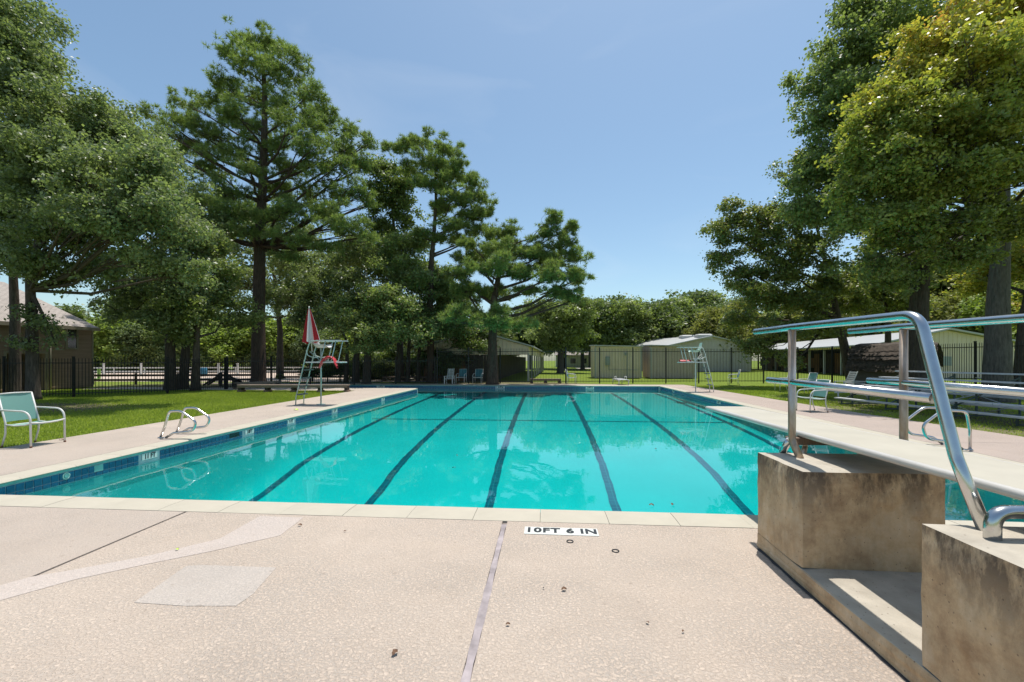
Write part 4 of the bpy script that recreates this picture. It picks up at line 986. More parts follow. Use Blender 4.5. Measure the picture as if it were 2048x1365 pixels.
# distant white house
a = G(1112, 741); a = B(1112, 95); o = empty('white_house', a, label='distant white house glimpsed past the small tree beyond the lane', cat='house')
mb = MB(); mb.box((0, 0, 0), (8, 5, 2.6)); mb.build('wall', M['roof_metal'], o)
for x in (1, 3.2, 5.6):
    mb = MB(); mb.box((x, -.05, .8), (x + 1.1, -.01, 1.9)); mb.build('window', M['glass'], o)
roofq(o, (-.4, -.5, 2.6), (8.4, -.5, 2.6), (8.4, 2.5, 4), (-.4, 2.5, 4), .1, M['shingle'])
mb = MB(); q0, q1 = G(1150, 736), G(1192, 736); q0.z = q1.z = -.02
mb.add([q0 + Vector((0, -8, 0)), q1 + Vector((0, -8, 0)), q1 + Vector((3, 3, 0)), q0 + Vector((0, 3, 0))], [(0, 1, 2, 3)]); mb.build('path', M['pathcol'], kind='structure')
# rail fences
def railfence(pts, zs, postz, mat, label, gap, thick=.05, pz=None, name='rail_fence', group=None):
    o = empty(name, pts[0], label=label, cat='fence', group=group); o0 = Vector(pts[0])
    for a, b in zip(pts[:-1], pts[1:]):
        a = Vector(a) - o0; b = Vector(b) - o0; L = (b - a).length; d = (b - a).normalized(); n = max(1, round(L / gap))
        for k in range(n + 1):
            q = a + d * (L*k/n); mb = MB(); mb.box((q.x - thick, q.y - thick, 0), (q.x + thick, q.y + thick, postz)); mb.build('post', mat, o)
        for k in range(n):
            for z in zs:
                q0 = a + d*(L*k/n); q1 = a + d*(L*(k+1)/n); mb = MB(); mb.beam((q0.x, q0.y - thick - .02, z), (q1.x, q1.y - thick - .02, z), .035, .14); mb.build('rail', mat, o)
    return o
wl = B(165, 47); wr = B(700, 50)
railfence([wl, wr], (.32, .72), .78, M['white_metal'], 'white rail fence along the back of the sand arena', 3.2, .03)
for px, lb in ((207, 'leftmost of the tall white posts in the sand arena'), (282, 'tall white arena post left of the triple tree trunks'), (437, 'tall white arena post right of the triple trunks, nearer them'), (475, 'thin white arena post just left of the big pine trunk')):
    q = B(px, 44); mb = MB(); mb.box((-.07, -.07, 0), (.07, .07, 1.22)); mb.box((-.09, -.09, 1.22), (.09, .09, 1.27)); o = mb.build('arena_post', M['white_metal'], label=lb, cat='post', group='tall white arena posts'); o.location = q
q = B(198, 36); mb = MB(); mb.box((-.08, -.08, 0), (.08, .08, .85)); mb.tube([(0, -.2, .0), (0, -.2, .05)], .2, 8); o = mb.build('lime_post', M['lime'], label='short lime green post at the left end of the sand arena', cat='post'); o.location = q
railfence([B(186, 27.6), B(520, 28.6)], (.30, .60), .74, M['dark_wood'], 'low dark timber rail fence in front of the sand arena', 2.6, .05)
railfence([B(560, 31.5), B(690, 31.5)], (.35, .7), .85, M['dark_wood'], 'low dark timber rail fence seen under the left lifeguard chair', 2.2, .05)
# A-frame stile
q0 = B(407, 26.4); o = empty('timber_stile', q0, label='dark A-shaped timber stile beside the big pine', cat='stile')
w = 2.9
for yy in (0, .35):
    mb = MB(); mb.beam((0, yy, .05), (1.15, yy, .72), .05, .11); mb.build('sloping_rail', M['dark_wood'], o)
    mb = MB(); mb.beam((1.15, yy, .72), (2.6, yy, .05), .05, .11); mb.build('sloping_rail', M['dark_wood'], o)
    mb = MB(); mb.box((1.08, yy - .06, 0), (1.22, yy + .06, .82)); mb.build('post', M['dark_wood'], o)
    mb = MB(); mb.box((1.9, yy - .05, 0), (2.02, yy + .05, .45)); mb.build('post', M['dark_wood'], o)
mb = MB(); mb.beam((1.9, .17, .40), (3.3, .17, .40), .3, .05); mb.build('step_board', M['dark_wood'], o)
# barrel
q = B(408, 42); o = empty('barrel', q, label='blue plastic barrel standing in the sand arena', cat='barrel')
mb = MB(); mb.tube([(0, 0, 0), (0, 0, .04), (0, 0, .4), (0, 0, .8), (0, 0, .84)], [.26, .29, .31, .29, .26], 14); mb.build('body', M['barrel'], o)
for z in (.28, .56):
    mb = MB(); mb.tube([(0, 0, z - .015), (0, 0, z + .015)], .322, 14); mb.build('hoop', M['barrel'], o)

# ------------------------------------------------------------------ foliage
def quadmesh(name, V, nper, mat, tone):
    n = len(V); nf = n // nper; me = bpy.data.meshes.new(name); me.vertices.add(n); me.vertices.foreach_set('co', V.astype(np.float32).ravel())
    me.loops.add(n); me.loops.foreach_set('vertex_index', np.arange(n, dtype=np.int32)); me.polygons.add(nf)
    me.polygons.foreach_set('loop_start', np.arange(0, n, nper, dtype=np.int32)); me.polygons.foreach_set('loop_total', np.full(nf, nper, dtype=np.int32))
    at = me.attributes.new('tone', 'FLOAT', 'FACE'); at.data.foreach_set('value', tone.astype(np.float32)); me.update(calc_edges=True); me.materials.append(mat); return me
def unit(v): return v / np.maximum(np.linalg.norm(v, axis=-1, keepdims=True), 1e-6)
def clumps(rng, blobs, n):
    w = np.array([b[3]*b[4] + b[4]*b[5] + b[3]*b[5] for b in blobs]); w /= w.sum()
    bi = rng.choice(len(blobs), n, p=w); Bq = np.array([b[:6] for b in blobs])[bi]
    d = unit(rng.normal(size=(n, 3))); d[:, 2] += .12; d = unit(d); r = (.45 + .55 * rng.random(n) ** .45)[:, None]
    r = r * (1 + .12 * rng.normal(size=(n, 1)))
    return Bq[:, :3] + d * Bq[:, 3:6] * r, d, bi
def leaves(rng, blobs, ncl, per, size, cr, mat, up=.55, shape=.30, toneg=0):
    c, d, bi = clumps(rng, blobs, ncl); n = ncl * per; ct = rng.random(ncl)
    ax = unit(d + rng.normal(size=(ncl, 3)) * .5)
    P = np.repeat(c, per, 0); s = np.repeat(cr * (.6 + .8 * rng.random(ncl)), per)[:, None]
    off = np.clip(rng.normal(size=(n, 3)) * .55, -1.05, 1.05); off += np.repeat(ax, per, 0) * (rng.random((n, 1)) * 1.2 - .5); off[:, 2] *= .62
    P = P + off * s; nr = unit(np.array([0, 0, up]) + np.repeat(d, per, 0) * .35 + rng.normal(size=(n, 3)) * .75)
    a = unit(np.cross(nr, rng.normal(size=(n, 3)))); b = np.cross(nr, a); L = (size * (.65 + .7 * rng.random(n)))[:, None]
    V = np.stack([P - a * L * .5, P + b * L * shape + nr * L * .06, P + a * L * .5, P - b * L * shape + nr * L * .06], 1).reshape(-1, 3)
    tone = np.repeat(ct, per) * .55 + rng.random(n) * .45
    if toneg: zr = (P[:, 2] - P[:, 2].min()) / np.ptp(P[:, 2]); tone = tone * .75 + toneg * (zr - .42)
    tone = np.clip(tone, 0, 1); return quadmesh('crown', V, 4, mat, tone), c, d, bi
def needles(rng, blobs, nt_, per, L0, wd, mat):
    c, d, bi = clumps(rng, blobs, nt_); n = nt_ * per
    g = np.repeat(unit(np.stack([d[:, 0]*.8, d[:, 1]*.8, np.abs(d[:, 2]) * .5 + .45], 1) + rng.normal(size=(nt_, 3)) * .25), per, 0)
    dr = unit(g * .62 + rng.normal(size=(n, 3)) * .6); P = np.repeat(c, per, 0); sd = unit(np.cross(dr, rng.normal(size=(n, 3)))) * wd
    L = (L0 * (.7 + .5 * rng.random(n)))[:, None]; V = np.stack([P - sd, P + sd, P + dr * L], 1).reshape(-1, 3)
    tone = np.clip(np.repeat(rng.random(nt_), per) * .7 + rng.random(n) * .3, 0, 1); return quadmesh('crown', V, 3, mat, tone), c, d, bi
def limbs(rng, mb, tp, tr, blobs, c, bi, twig, ntw, rl=.35, drop=.25, limbscale=1.0):
    tp = [Vector(p) for p in tp]
    def onT(z):
        for i in range(len(tp) - 1):
            if tp[i].z <= z <= tp[i+1].z:
                f = (z - tp[i].z) / max(1e-6, tp[i+1].z - tp[i].z); return tp[i].lerp(tp[i+1], f), tr[i] * (1-f) + tr[i+1] * f
        return tp[-1], tr[-1]
    H = tp[-1].z
    for k, b in enumerate(blobs):
        bc = Vector(b[:3]); hd = math.hypot(bc.x - tp[-1].x, bc.y - tp[-1].y)
        zz = min(H * .97, max(H * drop, bc.z - hd * .55)); q, r = onT(zz); r0 = max(.03, r * .5) * limbscale
        m1 = q.lerp(bc, .4) + Vector((rng.normal() * .15, rng.normal() * .15, -.06 * hd)); m2 = q.lerp(bc, .75) + Vector((rng.normal() * .2, rng.normal() * .2, 0))
        mb.tube([q, m1, m2, bc], [r0, r0 * .72, r0 * .48, r0 * .22], 6, False)
        ids = np.where(bi == k)[0]
        if len(ids) == 0: continue
        for j in rng.choice(ids, min(ntw, len(ids)), replace=False):
            e = Vector(c[j]); s = (q.lerp(bc, .55), m2, bc)[int(rng.integers(3))]
            mm = s.lerp(e, .5) + Vector(rng.normal(size=3) * .12) ; mb.tube([s, mm, e], [r0 * .30, r0 * .2, .008], 4, False)
def tree(name, label, base, d, blobs_px, trunk_px, r0, kind='leaf', mat='lf_oak', barkm='bark', ncl=900, per=26, size=.17, cr=.55, seed=1, group=None, cat='tree', twig=10, rz=1.0, cy=.0, up=.55, limbscale=1.0, drop=.42, toneg=0):
    """base px ; blobs_px (px,py,rx,ry[,ddepth]) at depth d ; trunk_px list of (px,py)"""
    if kind == 'leaf': ncl = int(ncl * 1.55); size *= .86; cr *= .64; per = int(per * 1.12); ncl = int(ncl * .88)
    rng = np.random.default_rng(seed); p0 = B(base, d); o = empty(name, p0, label=label, cat=cat, group=group); k = d / FPX; bl_ = []
    for q in blobs_px:
        dd_ = q[4] if len(q) > 4 else 0; c = D(q[0], q[1], d + dd_) - p0; s = (d + dd_) / FPX
        bl_.append((c.x, c.y, c.z, q[2] * s, max(q[2], q[3]) * s * .95 * rz, q[3] * s * (1.3 if kind == 'pine' else 1)))
    tp = [Vector((0, 0, -.1))] + [D(x, y, d) - p0 for x, y in trunk_px]; m = len(tp)
    tr = [r0 * (1 - .78 * i / (m - 1)) for i in range(m)]; tps = [tp[0], tp[0] + Vector((0, 0, .25)), tp[0].lerp(tp[1], .12 if tp[1].z > 4 else .3)] + tp[1:]; trs = [r0 * 1.5, r0 * 1.15, r0] + tr[1:]
    mb = MB(); mb.tube(tps, trs, 12)
    sub, par = [], []
    for bi0, q in enumerate(bl_):
        mf = .5 if kind == 'pine' else .7
        sub.append((q[0], q[1], q[2], q[3]*mf, q[4]*mf, q[5]*mf)); par.append(bi0)
        for _ in range(12 if kind == 'pine' else 9):
            v = unit(rng.normal(size=3)); v[2] = v[2] * .8 + .15; f = rng.uniform(.6, 1.3); rr = (q[3] * q[5]) ** .5 * rng.uniform(.22, .48)
            if kind == 'pine': rr = (q[3] * q[5]) ** .5 * rng.uniform(.20, .40); f = rng.uniform(.35, 1.25); v[2] = abs(v[2]) * 1.3 - .25
            sub.append((q[0] + v[0]*q[3]*f, q[1] + v[1]*q[4]*f, q[2] + v[2]*q[5]*f, rr, rr, rr * (.8 if kind == 'pine' else .75))); par.append(bi0)
        for _ in range(6):
            v = unit(rng.normal(size=3)); f = rng.uniform(1.0, 1.15 if kind == 'pine' else 1.5); rr = (q[3] * q[5]) ** .5 * rng.uniform(.10, .20)
            sub.append((q[0] + v[0]*q[3]*f, q[1] + v[1]*q[4]*f, q[2] + v[2]*q[5]*f, rr, rr, rr)); par.append(bi0)
    if kind == 'pine': me, c, dv_, bi = needles(rng, sub, ncl, per, size, cr, M[mat])
    else: me, c, dv_, bi = leaves(rng, sub, ncl, per, size, cr, M[mat], up, toneg=toneg)
    bi = np.array(par)[bi]
    limbs(rng, mb, tps, trs, bl_, c, bi, None, twig, limbscale=limbscale, drop=drop)
    mb.build('trunk', M[barkm], o); mobj('crown', me, o); return o
def pads(rng, c, n, sx, sy, rx, ry):          # helper: scatter small pads round a centre for pines
    return [(c[0] + rng.uniform(-sx, sx), c[1] + rng.uniform(-sy, sy), rx * rng.uniform(.7, 1.3), ry * rng.uniform(.7, 1.3), rng.uniform(-2.2, 2.2)) for _ in range(n)]
# --- big pine
R1 = random.Random(4)
P1 = []
for (x, y, rx, ry, dz) in [(495,85,40,20,0),(540,100,45,20,1),(455,110,35,18,-1),(585,120,35,18,0),(500,140,60,22,-1),(450,175,38,22,0),(570,165,60,22,1),(620,190,35,18,-1),(500,195,50,20,2),
    (420,205,30,15,0),(380,215,32,15,1),(350,240,25,12,0),(300,232,24,12,0),(330,265,35,14,-1),(390,255,45,18,0),(470,230,55,20,-2),(560,220,60,20,0),(640,225,30,15,0),(655,255,38,15,1),(600,255,60,20,-1.5),(520,270,60,20,2),(440,275,50,18,0),
    (700,265,30,14,0),(735,290,24,14,0),(690,300,45,16,1),(620,300,60,20,-2),(540,310,50,18,1),(465,310,50,18,-1),(390,300,45,16,1),(330,300,30,12,0),(420,345,60,20,1),(500,345,45,18,-2),(590,345,60,20,1),(665,340,55,18,-1),(720,340,28,14,0),
    (450,390,60,22,-1.5),(390,400,45,18,1),(560,385,50,18,2),(640,385,65,20,0),(710,385,40,16,-1),(740,410,25,14,0),(460,430,60,22,-2.5),(400,445,45,20,0),(560,430,60,20,-2),(640,430,70,20,-2),(690,455,60,20,-2.5),(730,475,25,14,-2),(500,470,45,16,-2),(590,485,45,16,-2.5),(650,500,35,12,-2),(570,515,30,12,-2),(430,470,45,16,-1)]:
    P1.append((x, y, rx, ry, dz))
tree('pine_tree', 'tallest pine with a straight dark trunk and broad crown, left of the lifeguard chair', 517, 28.5, P1, [(517, 640), (520, 480), (524, 400), (528, 300), (530, 200), (525, 110)], .46, 'pine', 'lf_pine', 'bark_pine', 17000, 12, .30, .018, 11, 'tall pines around the pool', twig=5, limbscale=.8)
P2 = [(800,300,30,15,0),(845,292,35,16,0),(890,305,32,16,0),(915,330,22,14,0),(860,330,45,18,-1),(820,345,30,14,1),(905,360,35,16,1),(940,370,30,14,0),(870,375,40,16,-1),(960,400,26,14,0),(920,400,38,16,-1),(880,420,35,14,1),(970,430,24,13,0),(935,435,35,15,0),(900,455,32,13,-1),(960,465,28,12,0),(925,485,28,12,1),(880,480,25,10,0),(845,470,20,10,0)]
tree('pine_tree', 'forked pine leaning against the sky, second from the left', 862, 31, P2, [(860, 600), (863, 520), (868, 470), (872, 400), (870, 330)], .27, 'pine', 'lf_pine', 'bark_pine', 6800, 12, .30, .018, 12, 'tall pines around the pool', twig=6, limbscale=.9)
P3 = [(1108,445,18,20,0),(1140,455,14,16,0),(1090,470,16,20,0),(1125,490,30,20,0),(1020,465,18,16,0),(985,475,26,16,0),(940,490,22,12,0),(1000,500,40,20,-1),(950,520,38,16,1),(1050,510,36,22,0),(1100,520,45,20,1),(1150,515,28,16,0),(920,550,32,16,0),(985,540,50,20,-2),(1040,550,50,20,0),(1105,555,50,20,-1),(1155,560,24,14,0),(930,585,35,16,0),(980,590,40,14,1),(1125,590,35,14,0),(1150,600,22,10,0),(1060,585,35,12,1),
      (925,625,32,12,-3),(965,640,40,14,-3.5),(1010,650,36,14,-3),(1000,625,28,12,-3),(1050,650,25,12,-2),(900,640,22,10,-3)]
tree('pine_tree', 'low spreading pine with two tops overhanging the open stable', 985, 28, P3, [(985, 680), (988, 600), (1000, 540), (1030, 480)], .36, 'pine', 'lf_pine', 'bark_pine', 9800, 12, .30, .018, 13, 'tall pines around the pool', twig=7)
# --- left oaks
tree('oak_tree', 'tall oak at the left edge, thinner trunk farther from the pool', 30, 21, [(-60,30,110,80,-3),(30,50,60,45,-3),(70,130,50,45,-3),(20,110,80,60,-3),(-30,200,100,80,-4),(60,210,60,55,-3),(-20,320,90,80,-3.5),(50,330,70,70,-2),(-40,440,70,60,-3),(30,470,50,40,-2.5),(100,420,60,50,-2)],
     [(30, 640), (26, 540), (30, 420), (20, 250), (20, 80)], .22, ncl=1500, per=28, size=.17, cr=.62, seed=21, mat='lf_oak', group='oaks left of the pool', twig=8)
tree('oak_tree', 'leafy oak beside the leftmost chair with shoots on its trunk', 66, 17.4, [(130,240,75,50),(190,260,65,50,1),(90,300,70,60,-1),(170,350,90,60,-.5),(250,300,55,45,1),(60,400,60,50,-1),(150,460,80,50,-1),(240,420,70,60,0),(20,520,55,40),(110,540,60,35,-.5),(200,540,55,35),(60,625,18,16,-.2),(88,655,22,18,-.2),(108,684,18,12,-.2),(50,690,16,10,-.3),(310,330,45,35,-2.4),(260,380,50,35,-2.2),(340,400,35,28,-2.4),(200,330,50,35,-2.5),(350,470,45,34,-1.5),(370,550,38,26,-1.5),(290,510,50,30,-2),(230,450,50,35,-3),(300,420,50,30,-3),(170,420,60,40,-3)],
     [(64, 660), (60, 560), (80, 470), (110, 380), (140, 280)], .21, ncl=2000, per=28, size=.15, cr=.5, seed=22, mat='lf_oak', group='oaks left of the pool', twig=9)
tree('oak_tree', 'oak with the leftmost of the three clustered trunks behind the lawn', 341, 22.6, [(290,300,60,45),(320,370,60,50,-.5),(270,420,70,50,-1),(340,460,60,45,-1),(380,520,45,35),(290,520,60,40,-1.5),(350,580,50,35,-1),(260,590,50,30,0),(330,640,50,30,-1),(390,600,40,28,-.5),(230,620,35,22)],
     [(340, 680), (336, 600), (325, 500), (310, 380)], .26, ncl=1250, per=27, size=.17, cr=.55, seed=23, mat='lf_oak', group='oaks left of the pool', twig=8)
tree('oak_tree', 'oak with the leaning middle trunk of the cluster behind the lawn', 366, 23.8, [(220,250,50,35,-2),(240,300,60,45,-2),(190,330,60,50,-3),(300,350,50,45,0),(200,430,60,45,-3),(160,260,45,30,-3),(400,450,45,40,1.5)],
     [(372, 690), (368, 620), (350, 520), (290, 360)], .24, ncl=900, per=26, size=.18, cr=.6, seed=24, mat='lf_oak', group='oaks left of the pool', twig=8)
tree('oak_tree', 'oak with the rightmost trunk of the cluster behind the lawn', 391, 22.2, [(430,540,45,35,1),(400,640,40,26,0),(360,660,35,22,-.4),(450,600,40,30,1.5),(470,640,35,24,2),(420,490,35,30,2),(345,610,35,26,-1)],
     [(393, 690), (396, 620), (410, 540)], .2, ncl=560, per=26, size=.17, cr=.5, seed=25, mat='lf_mid', group='oaks left of the pool', twig=7)
# dark broadleaf behind pines
tree('broadleaf_tree', 'dark broadleaf tree squeezed between the tallest pine and the forked pine', 800, 34, [(770,340,32,26),(800,380,32,30),(760,400,30,30),(805,430,28,24),(770,460,40,26),(835,540,40,30,2),(740,520,45,30,1)], [(800, 600), (790, 480), (780, 370)], .28, ncl=800, per=24, size=.24, cr=.6, seed=31, mat='lf_dark', group='trees behind the far end of the pool', twig=8)
# oaks behind the lifeguard chair
for i, (px, d, bls, r, s, mt, lb) in enumerate([
    (711, 30, [(690,560,50,35),(730,600,50,34,-1),(680,640,45,30,-1),(750,650,45,26,-1),(640,600,40,30,1),(700,500,45,28,1)], .25, 32, 'lf_oak', 'shady oak whose trunk is first right of the left lifeguard chair'),
    (733, 29, [(765,595,45,18,-2),(730,640,45,26,-2),(805,620,36,18,-2),(780,665,55,24,-2),(835,655,34,22,-1.5),(735,690,34,16,-2),(700,610,30,22,-1)], .27, 33, 'lf_mid', 'oak with a sunlit pale green clump, second trunk right of the left lifeguard chair'),
    (692, 30.5, [(620,640,45,30),(600,580,45,30,1),(650,560,50,30,1),(590,520,50,30,2),(560,600,40,30,2)], .14, 34, 'lf_oak', 'slender oak just behind the red float of the left lifeguard chair'),
    (796, 31, [(800,500,45,30),(780,540,50,34,-1),(830,480,35,26,1),(820,560,45,30,-1)], .2, 35, 'lf_mid', 'grey green oak, third trunk in the row of shaded oaks'),
    (815, 31.5, [(860,620,50,34),(880,580,45,30,1),(840,660,45,26,-1),(900,660,40,24,-1)], .16, 36, 'lf_dark', 'dark oak, fourth trunk in the row of shaded oaks'),
    (836, 32, [(910,600,40,30,1),(930,660,36,22),(870,560,36,26,1),(950,690,30,16,-.5)], .16, 37, 'lf_dark', 'dark oak nearest the forked pine in the row of shaded oaks')]):
    tree('oak_tree', lb, px, d, bls, [(px + 3, 690), (px + (bls[0][0] - px) * .3, 620), (px + (bls[0][0] - px) * .7, bls[0][1] + 20)], r, ncl=620, per=26, size=.20, cr=.58, seed=s, mat=mt, group='row of shaded oaks behind the far left corner of the pool', twig=8)
tree('oak_tree', 'sprawling oak filling the gap right behind the tallest pine', 560, 37, [(420,420,50,40),(480,500,60,40),(560,560,60,40),(600,470,50,40,2),(640,540,50,36),(520,440,50,40,2),(460,560,50,34),(700,520,50,36),(420,600,45,26),(600,610,40,26)], [(560, 660), (550, 560), (530, 470)], .3, ncl=900, per=24, size=.27, cr=.7, seed=41, mat='lf_oak', group='trees behind the far end of the pool', twig=12)
# small tree on the lane
tree('small_tree', 'small dark trunked tree standing on the grass lane before the white house', 1121, 52, [(1120,690,34,20),(1090,665,36,22),(1150,660,40,24),(1120,630,45,26),(1170,625,30,22),(1085,625,36,24,2),(1140,610,30,16,1)], [(1121, 700), (1122, 660), (1122, 630)], .42, ncl=620, per=22, size=.36, cr=.9, seed=42, mat='lf_mid', group='trees behind the far end of the pool', twig=6)
# --- right trees
tree('oak_tree', 'leaning oak with twin limbs in front of the long stable', 1707, 26, [(1450,470,32,28),(1445,520,28,26),(1500,440,45,30),(1480,560,40,26),(1540,480,45,36),(1560,540,50,36,-1),(1600,430,45,40),(1620,510,50,40,-1),(1530,590,45,26,-1),(1590,600,50,30,-1),(1660,570,50,34),(1600,350,40,30),(1640,650,45,22,-1),(1560,660,34,18,-1.5),(1480,640,34,18,1),(1530,700,28,18,-1.5),(1585,725,20,12,-1.5),(1500,690,22,14,-1)],
     [(1690, 700), (1672, 620), (1655, 540), (1630, 440)], .30, ncl=1500, per=26, size=.19, cr=.5, seed=51, mat='lf_olive', group='oaks right of the pool', twig=9, limbscale=1.1)
tree('oak_tree', 'tall dark oak, left trunk of the close pair behind the diving rail', 1823, 21, [(1720,30,45,45),(1780,10,70,50,-.5),(1680,110,60,40),(1640,160,45,35),(1740,110,80,60,-.5),(1660,230,60,50),(1740,220,70,60,-1),(1640,310,40,35),(1620,370,45,40),(1690,350,60,50,-.5),(1610,420,40,34),(1740,320,70,60,1),(1780,420,60,50),(1700,440,60,40)],
     [(1826, 640), (1835, 520), (1810, 400), (1770, 260), (1740, 120)], .24, ncl=1650, per=27, size=.19, cr=.55, seed=52, mat='lf_mid', group='oaks right of the pool', twig=9)
tree('oak_tree', 'tall dark oak, right trunk of the close pair behind the diving rail', 1845, 20, [(1860,60,80,60,1),(1930,140,70,60,1.5),(1850,200,70,60,1),(1900,330,70,60,1),(1830,480,60,40),(1880,520,50,34),(1800,560,45,26),(1740,530,45,28)],
     [(1846, 620), (1852, 500), (1860, 360), (1880, 200)], .27, ncl=900, per=26, size=.19, cr=.55, seed=53, mat='lf_mid', group='oaks right of the pool', twig=9)
tree('oak_tree', 'nearest oak on the right with yellowing leaves and a thick straight trunk', 1994, 16.5, [(1960,30,90,50,-2),(2050,60,80,60,-2),(1880,90,70,45,-2),(1820,150,60,40,-2),(1930,160,90,60,-3),(2040,180,90,70,-3),(1780,210,55,40,-2),(1860,240,80,50,-3),(1980,270,90,50,-3),(1760,300,50,35,-2),(1830,330,70,42,-3),(1930,370,80,42,-3),(2060,330,80,50,-3),(1740,370,45,30,-2),(1800,430,60,34,-2.5),(1880,450,55,30,-2.5),(1990,450,60,34,-2),(2080,440,60,40,-2),(1850,500,36,22,-2),(1780,480,36,22,-1.5),(1700,380,34,24,-2),(1715,300,36,26,-2),(1745,250,40,30,-2),(1700,440,30,20,-2),(1760,540,34,18,-1.5),(1920,520,44,24,-2),(2120,150,90,80,-2)],
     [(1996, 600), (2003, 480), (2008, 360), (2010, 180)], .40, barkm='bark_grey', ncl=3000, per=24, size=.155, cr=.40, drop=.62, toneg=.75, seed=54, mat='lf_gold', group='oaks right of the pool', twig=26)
tree('oak_tree', 'dark leaning oak trunk at the right picture edge', 2046, 19, [(2060,420,70,50,1),(2040,520,60,40,1),(2100,600,60,40,1),(1980,560,45,30,2),(2060,640,40,20,1)], [(2052, 640), (2075, 520), (2070, 420)], .33, ncl=520, per=25, size=.18, cr=.5, seed=55, mat='lf_gold', group='oaks right of the pool', twig=8)
tree('young_tree', 'young tree with a thin forked trunk left of the paired oaks', 1776, 27, [(1760,600,45,30),(1800,620,40,28),(1740,560,45,28),(1700,610,40,26),(1790,550,40,26)], [(1776, 640), (1772, 600), (1765, 560)], .2, ncl=420, per=24, size=.2, cr=.5, seed=56, mat='lf_olive', group='oaks right of the pool', twig=9)
# --- backdrop trees: two shared crowns, each copy a tree of its own
def backproto(seed, mat, Hh=10, Wd=8):
    rng = np.random.default_rng(seed); bl_ = []
    for _ in range(15):
        a = rng.uniform(0, 6.28); r = rng.uniform(0, Wd * .32); z = rng.uniform(Hh * .35, Hh * .85); s = rng.uniform(.8, 1.25); bl_.append((r*math.cos(a), r*math.sin(a), z, 1.6*s, 1.6*s, 1.25*s))
    bl_.append((0, 0, Hh * .9, 1.5, 1.5, 1.1)); o = empty('background_tree'); me, c, d_, bi = leaves(rng, bl_, 620, 17, .40, .75, M[mat])
    mb = MB(); mb.tube([(0, 0, -.1), (0, 0, .5), (.1, .1, Hh * .5), (0, 0, Hh * .85)], [.34, .24, .17, .05], 8); limbs(rng, mb, [(0, 0, 0), (.1, .1, Hh*.5), (0, 0, Hh*.85)], [.24, .17, .05], bl_, c, bi, None, 3)
    mb.build('trunk', M['bark'], o); mobj('crown', me, o); return o
protos = [backproto(61, 'lf_far'), backproto(62, 'lf_dark', 11, 7), backproto(63, 'lf_far2'), backproto(64, 'lf_lime', 8, 8), backproto(65, 'lf_mid', 12, 9)]
used = [0] * 5; rb = random.Random(9)
KC = ('grey green', 'dark green', 'yellow green', 'bright lime green', 'mid green')
PL = {'distant tree line beyond the metal sheds': [(1115, 'above the open stable roof'), (1180, 'behind the small lane tree'), (1240, 'above the left half of the cream shed'), (1290, 'above the right half of the cream shed'), (1345, 'above the left half of the grey shed'), (1400, 'above the right half of the grey shed'), (9999, 'above the gabled metal building')],
      'yellow green trees beside the long stable': [(1440, 'over the gabled metal building ridge'), (1475, 'right of the gabled metal building'), (1510, 'at the far end of the long stable'), (1560, 'behind the leaning oak crown, left side'), (9999, 'behind the leaning oak crown, right side')],
      'backlit trees behind the long stable': [(1660, 'left of the leaning oak trunk'), (1720, 'behind the leaning oak trunk'), (1775, 'left of the young forked tree'), (1815, 'just left of the paired oak trunks'), (1860, 'behind the paired oak trunks'), (1920, 'just right of the paired oak trunks'), (1960, 'left of the thick right trunk'), (2020, 'behind the thick right trunk'), (9999, 'beyond the trunk at the right picture edge')],
      'wood behind the sand arena': [(100, 'over the left part of the brown house'), (190, 'over the right end of the brown house'), (260, 'just right of the brown house'), (320, 'left of the three clustered trunks'), (375, 'behind the three clustered trunks'), (440, 'just right of the three clustered trunks'), (500, 'left of the tallest pine trunk'), (560, 'right of the tallest pine trunk'), (625, 'left of the closed red umbrella'), (700, 'behind the left lifeguard chair arm'), (760, 'behind the first shaded oak trunks'), (820, 'behind the middle shaded oak trunks'), (880, 'behind the last shaded oak trunks'), (940, 'above the white slatted chair'), (1000, 'above the right blue chair'), (9999, 'above the open stable')],
      'undergrowth trees before the far left fence': [(600, 'over the middle of the long bench'), (640, 'under the left lifeguard platform'), (665, 'behind the left lifeguard pole'), (690, 'under the red rescue float'), (800, 'between the shaded oak trunks'), (880, 'left of the white slatted chair'), (895, 'behind the white slatted chair'), (920, 'behind the left blue chair'), (9999, 'behind the right blue chair')]}
seen_lb = {}
def bgtree(k, px, d, h, label, group, wx=1.0):
    pl = next(t for lim, t in PL[group] if px < lim)
    label = KC[k] + (' shrubby tree ' if 'undergrowth' in group else ' tree far off ') + pl + (', nearer one' if (group == 'wood behind the sand arena' and d < 60) else '')
    if label in seen_lb: label += ', taller' if h > seen_lb[label] else ', lower'
    seen_lb[label] = h
    pr = protos[k]; o = pr if not used[k] else copy_tree(pr); used[k] = 1
    p = B(px, d); H0 = (10, 11, 10, 8, 12)[k]; s = h / H0; o.location = p; o.rotation_euler = (0, 0, rb.uniform(0, 6.28)); o.scale = (s * wx, s * wx, s); o['label'] = label; o['category'] = 'tree'; o['group'] = group
gA = ('green tree in the distant line beyond the metal sheds', 'distant tree line beyond the metal sheds')
for px, d, top, k in [(1085,80,640,0),(1130,78,612,1),(1165,70,600,0),(1200,66,598,1),(1235,74,592,1),(1265,68,600,4),(1300,75,604,0),(1325,70,600,1),(1352,78,598,4),(1385,74,610,1),(1405,84,584,0),(1430,80,592,4),(1462,72,604,0),(1180,90,620,4),(1290,92,612,1)]:
    bgtree(k, px, d, EYE + (720 - top) * d / FPX, *gA, wx=1.15)
gB = ('yellow green tree at the end of the distant line beside the long stable', 'yellow green trees beside the long stable')
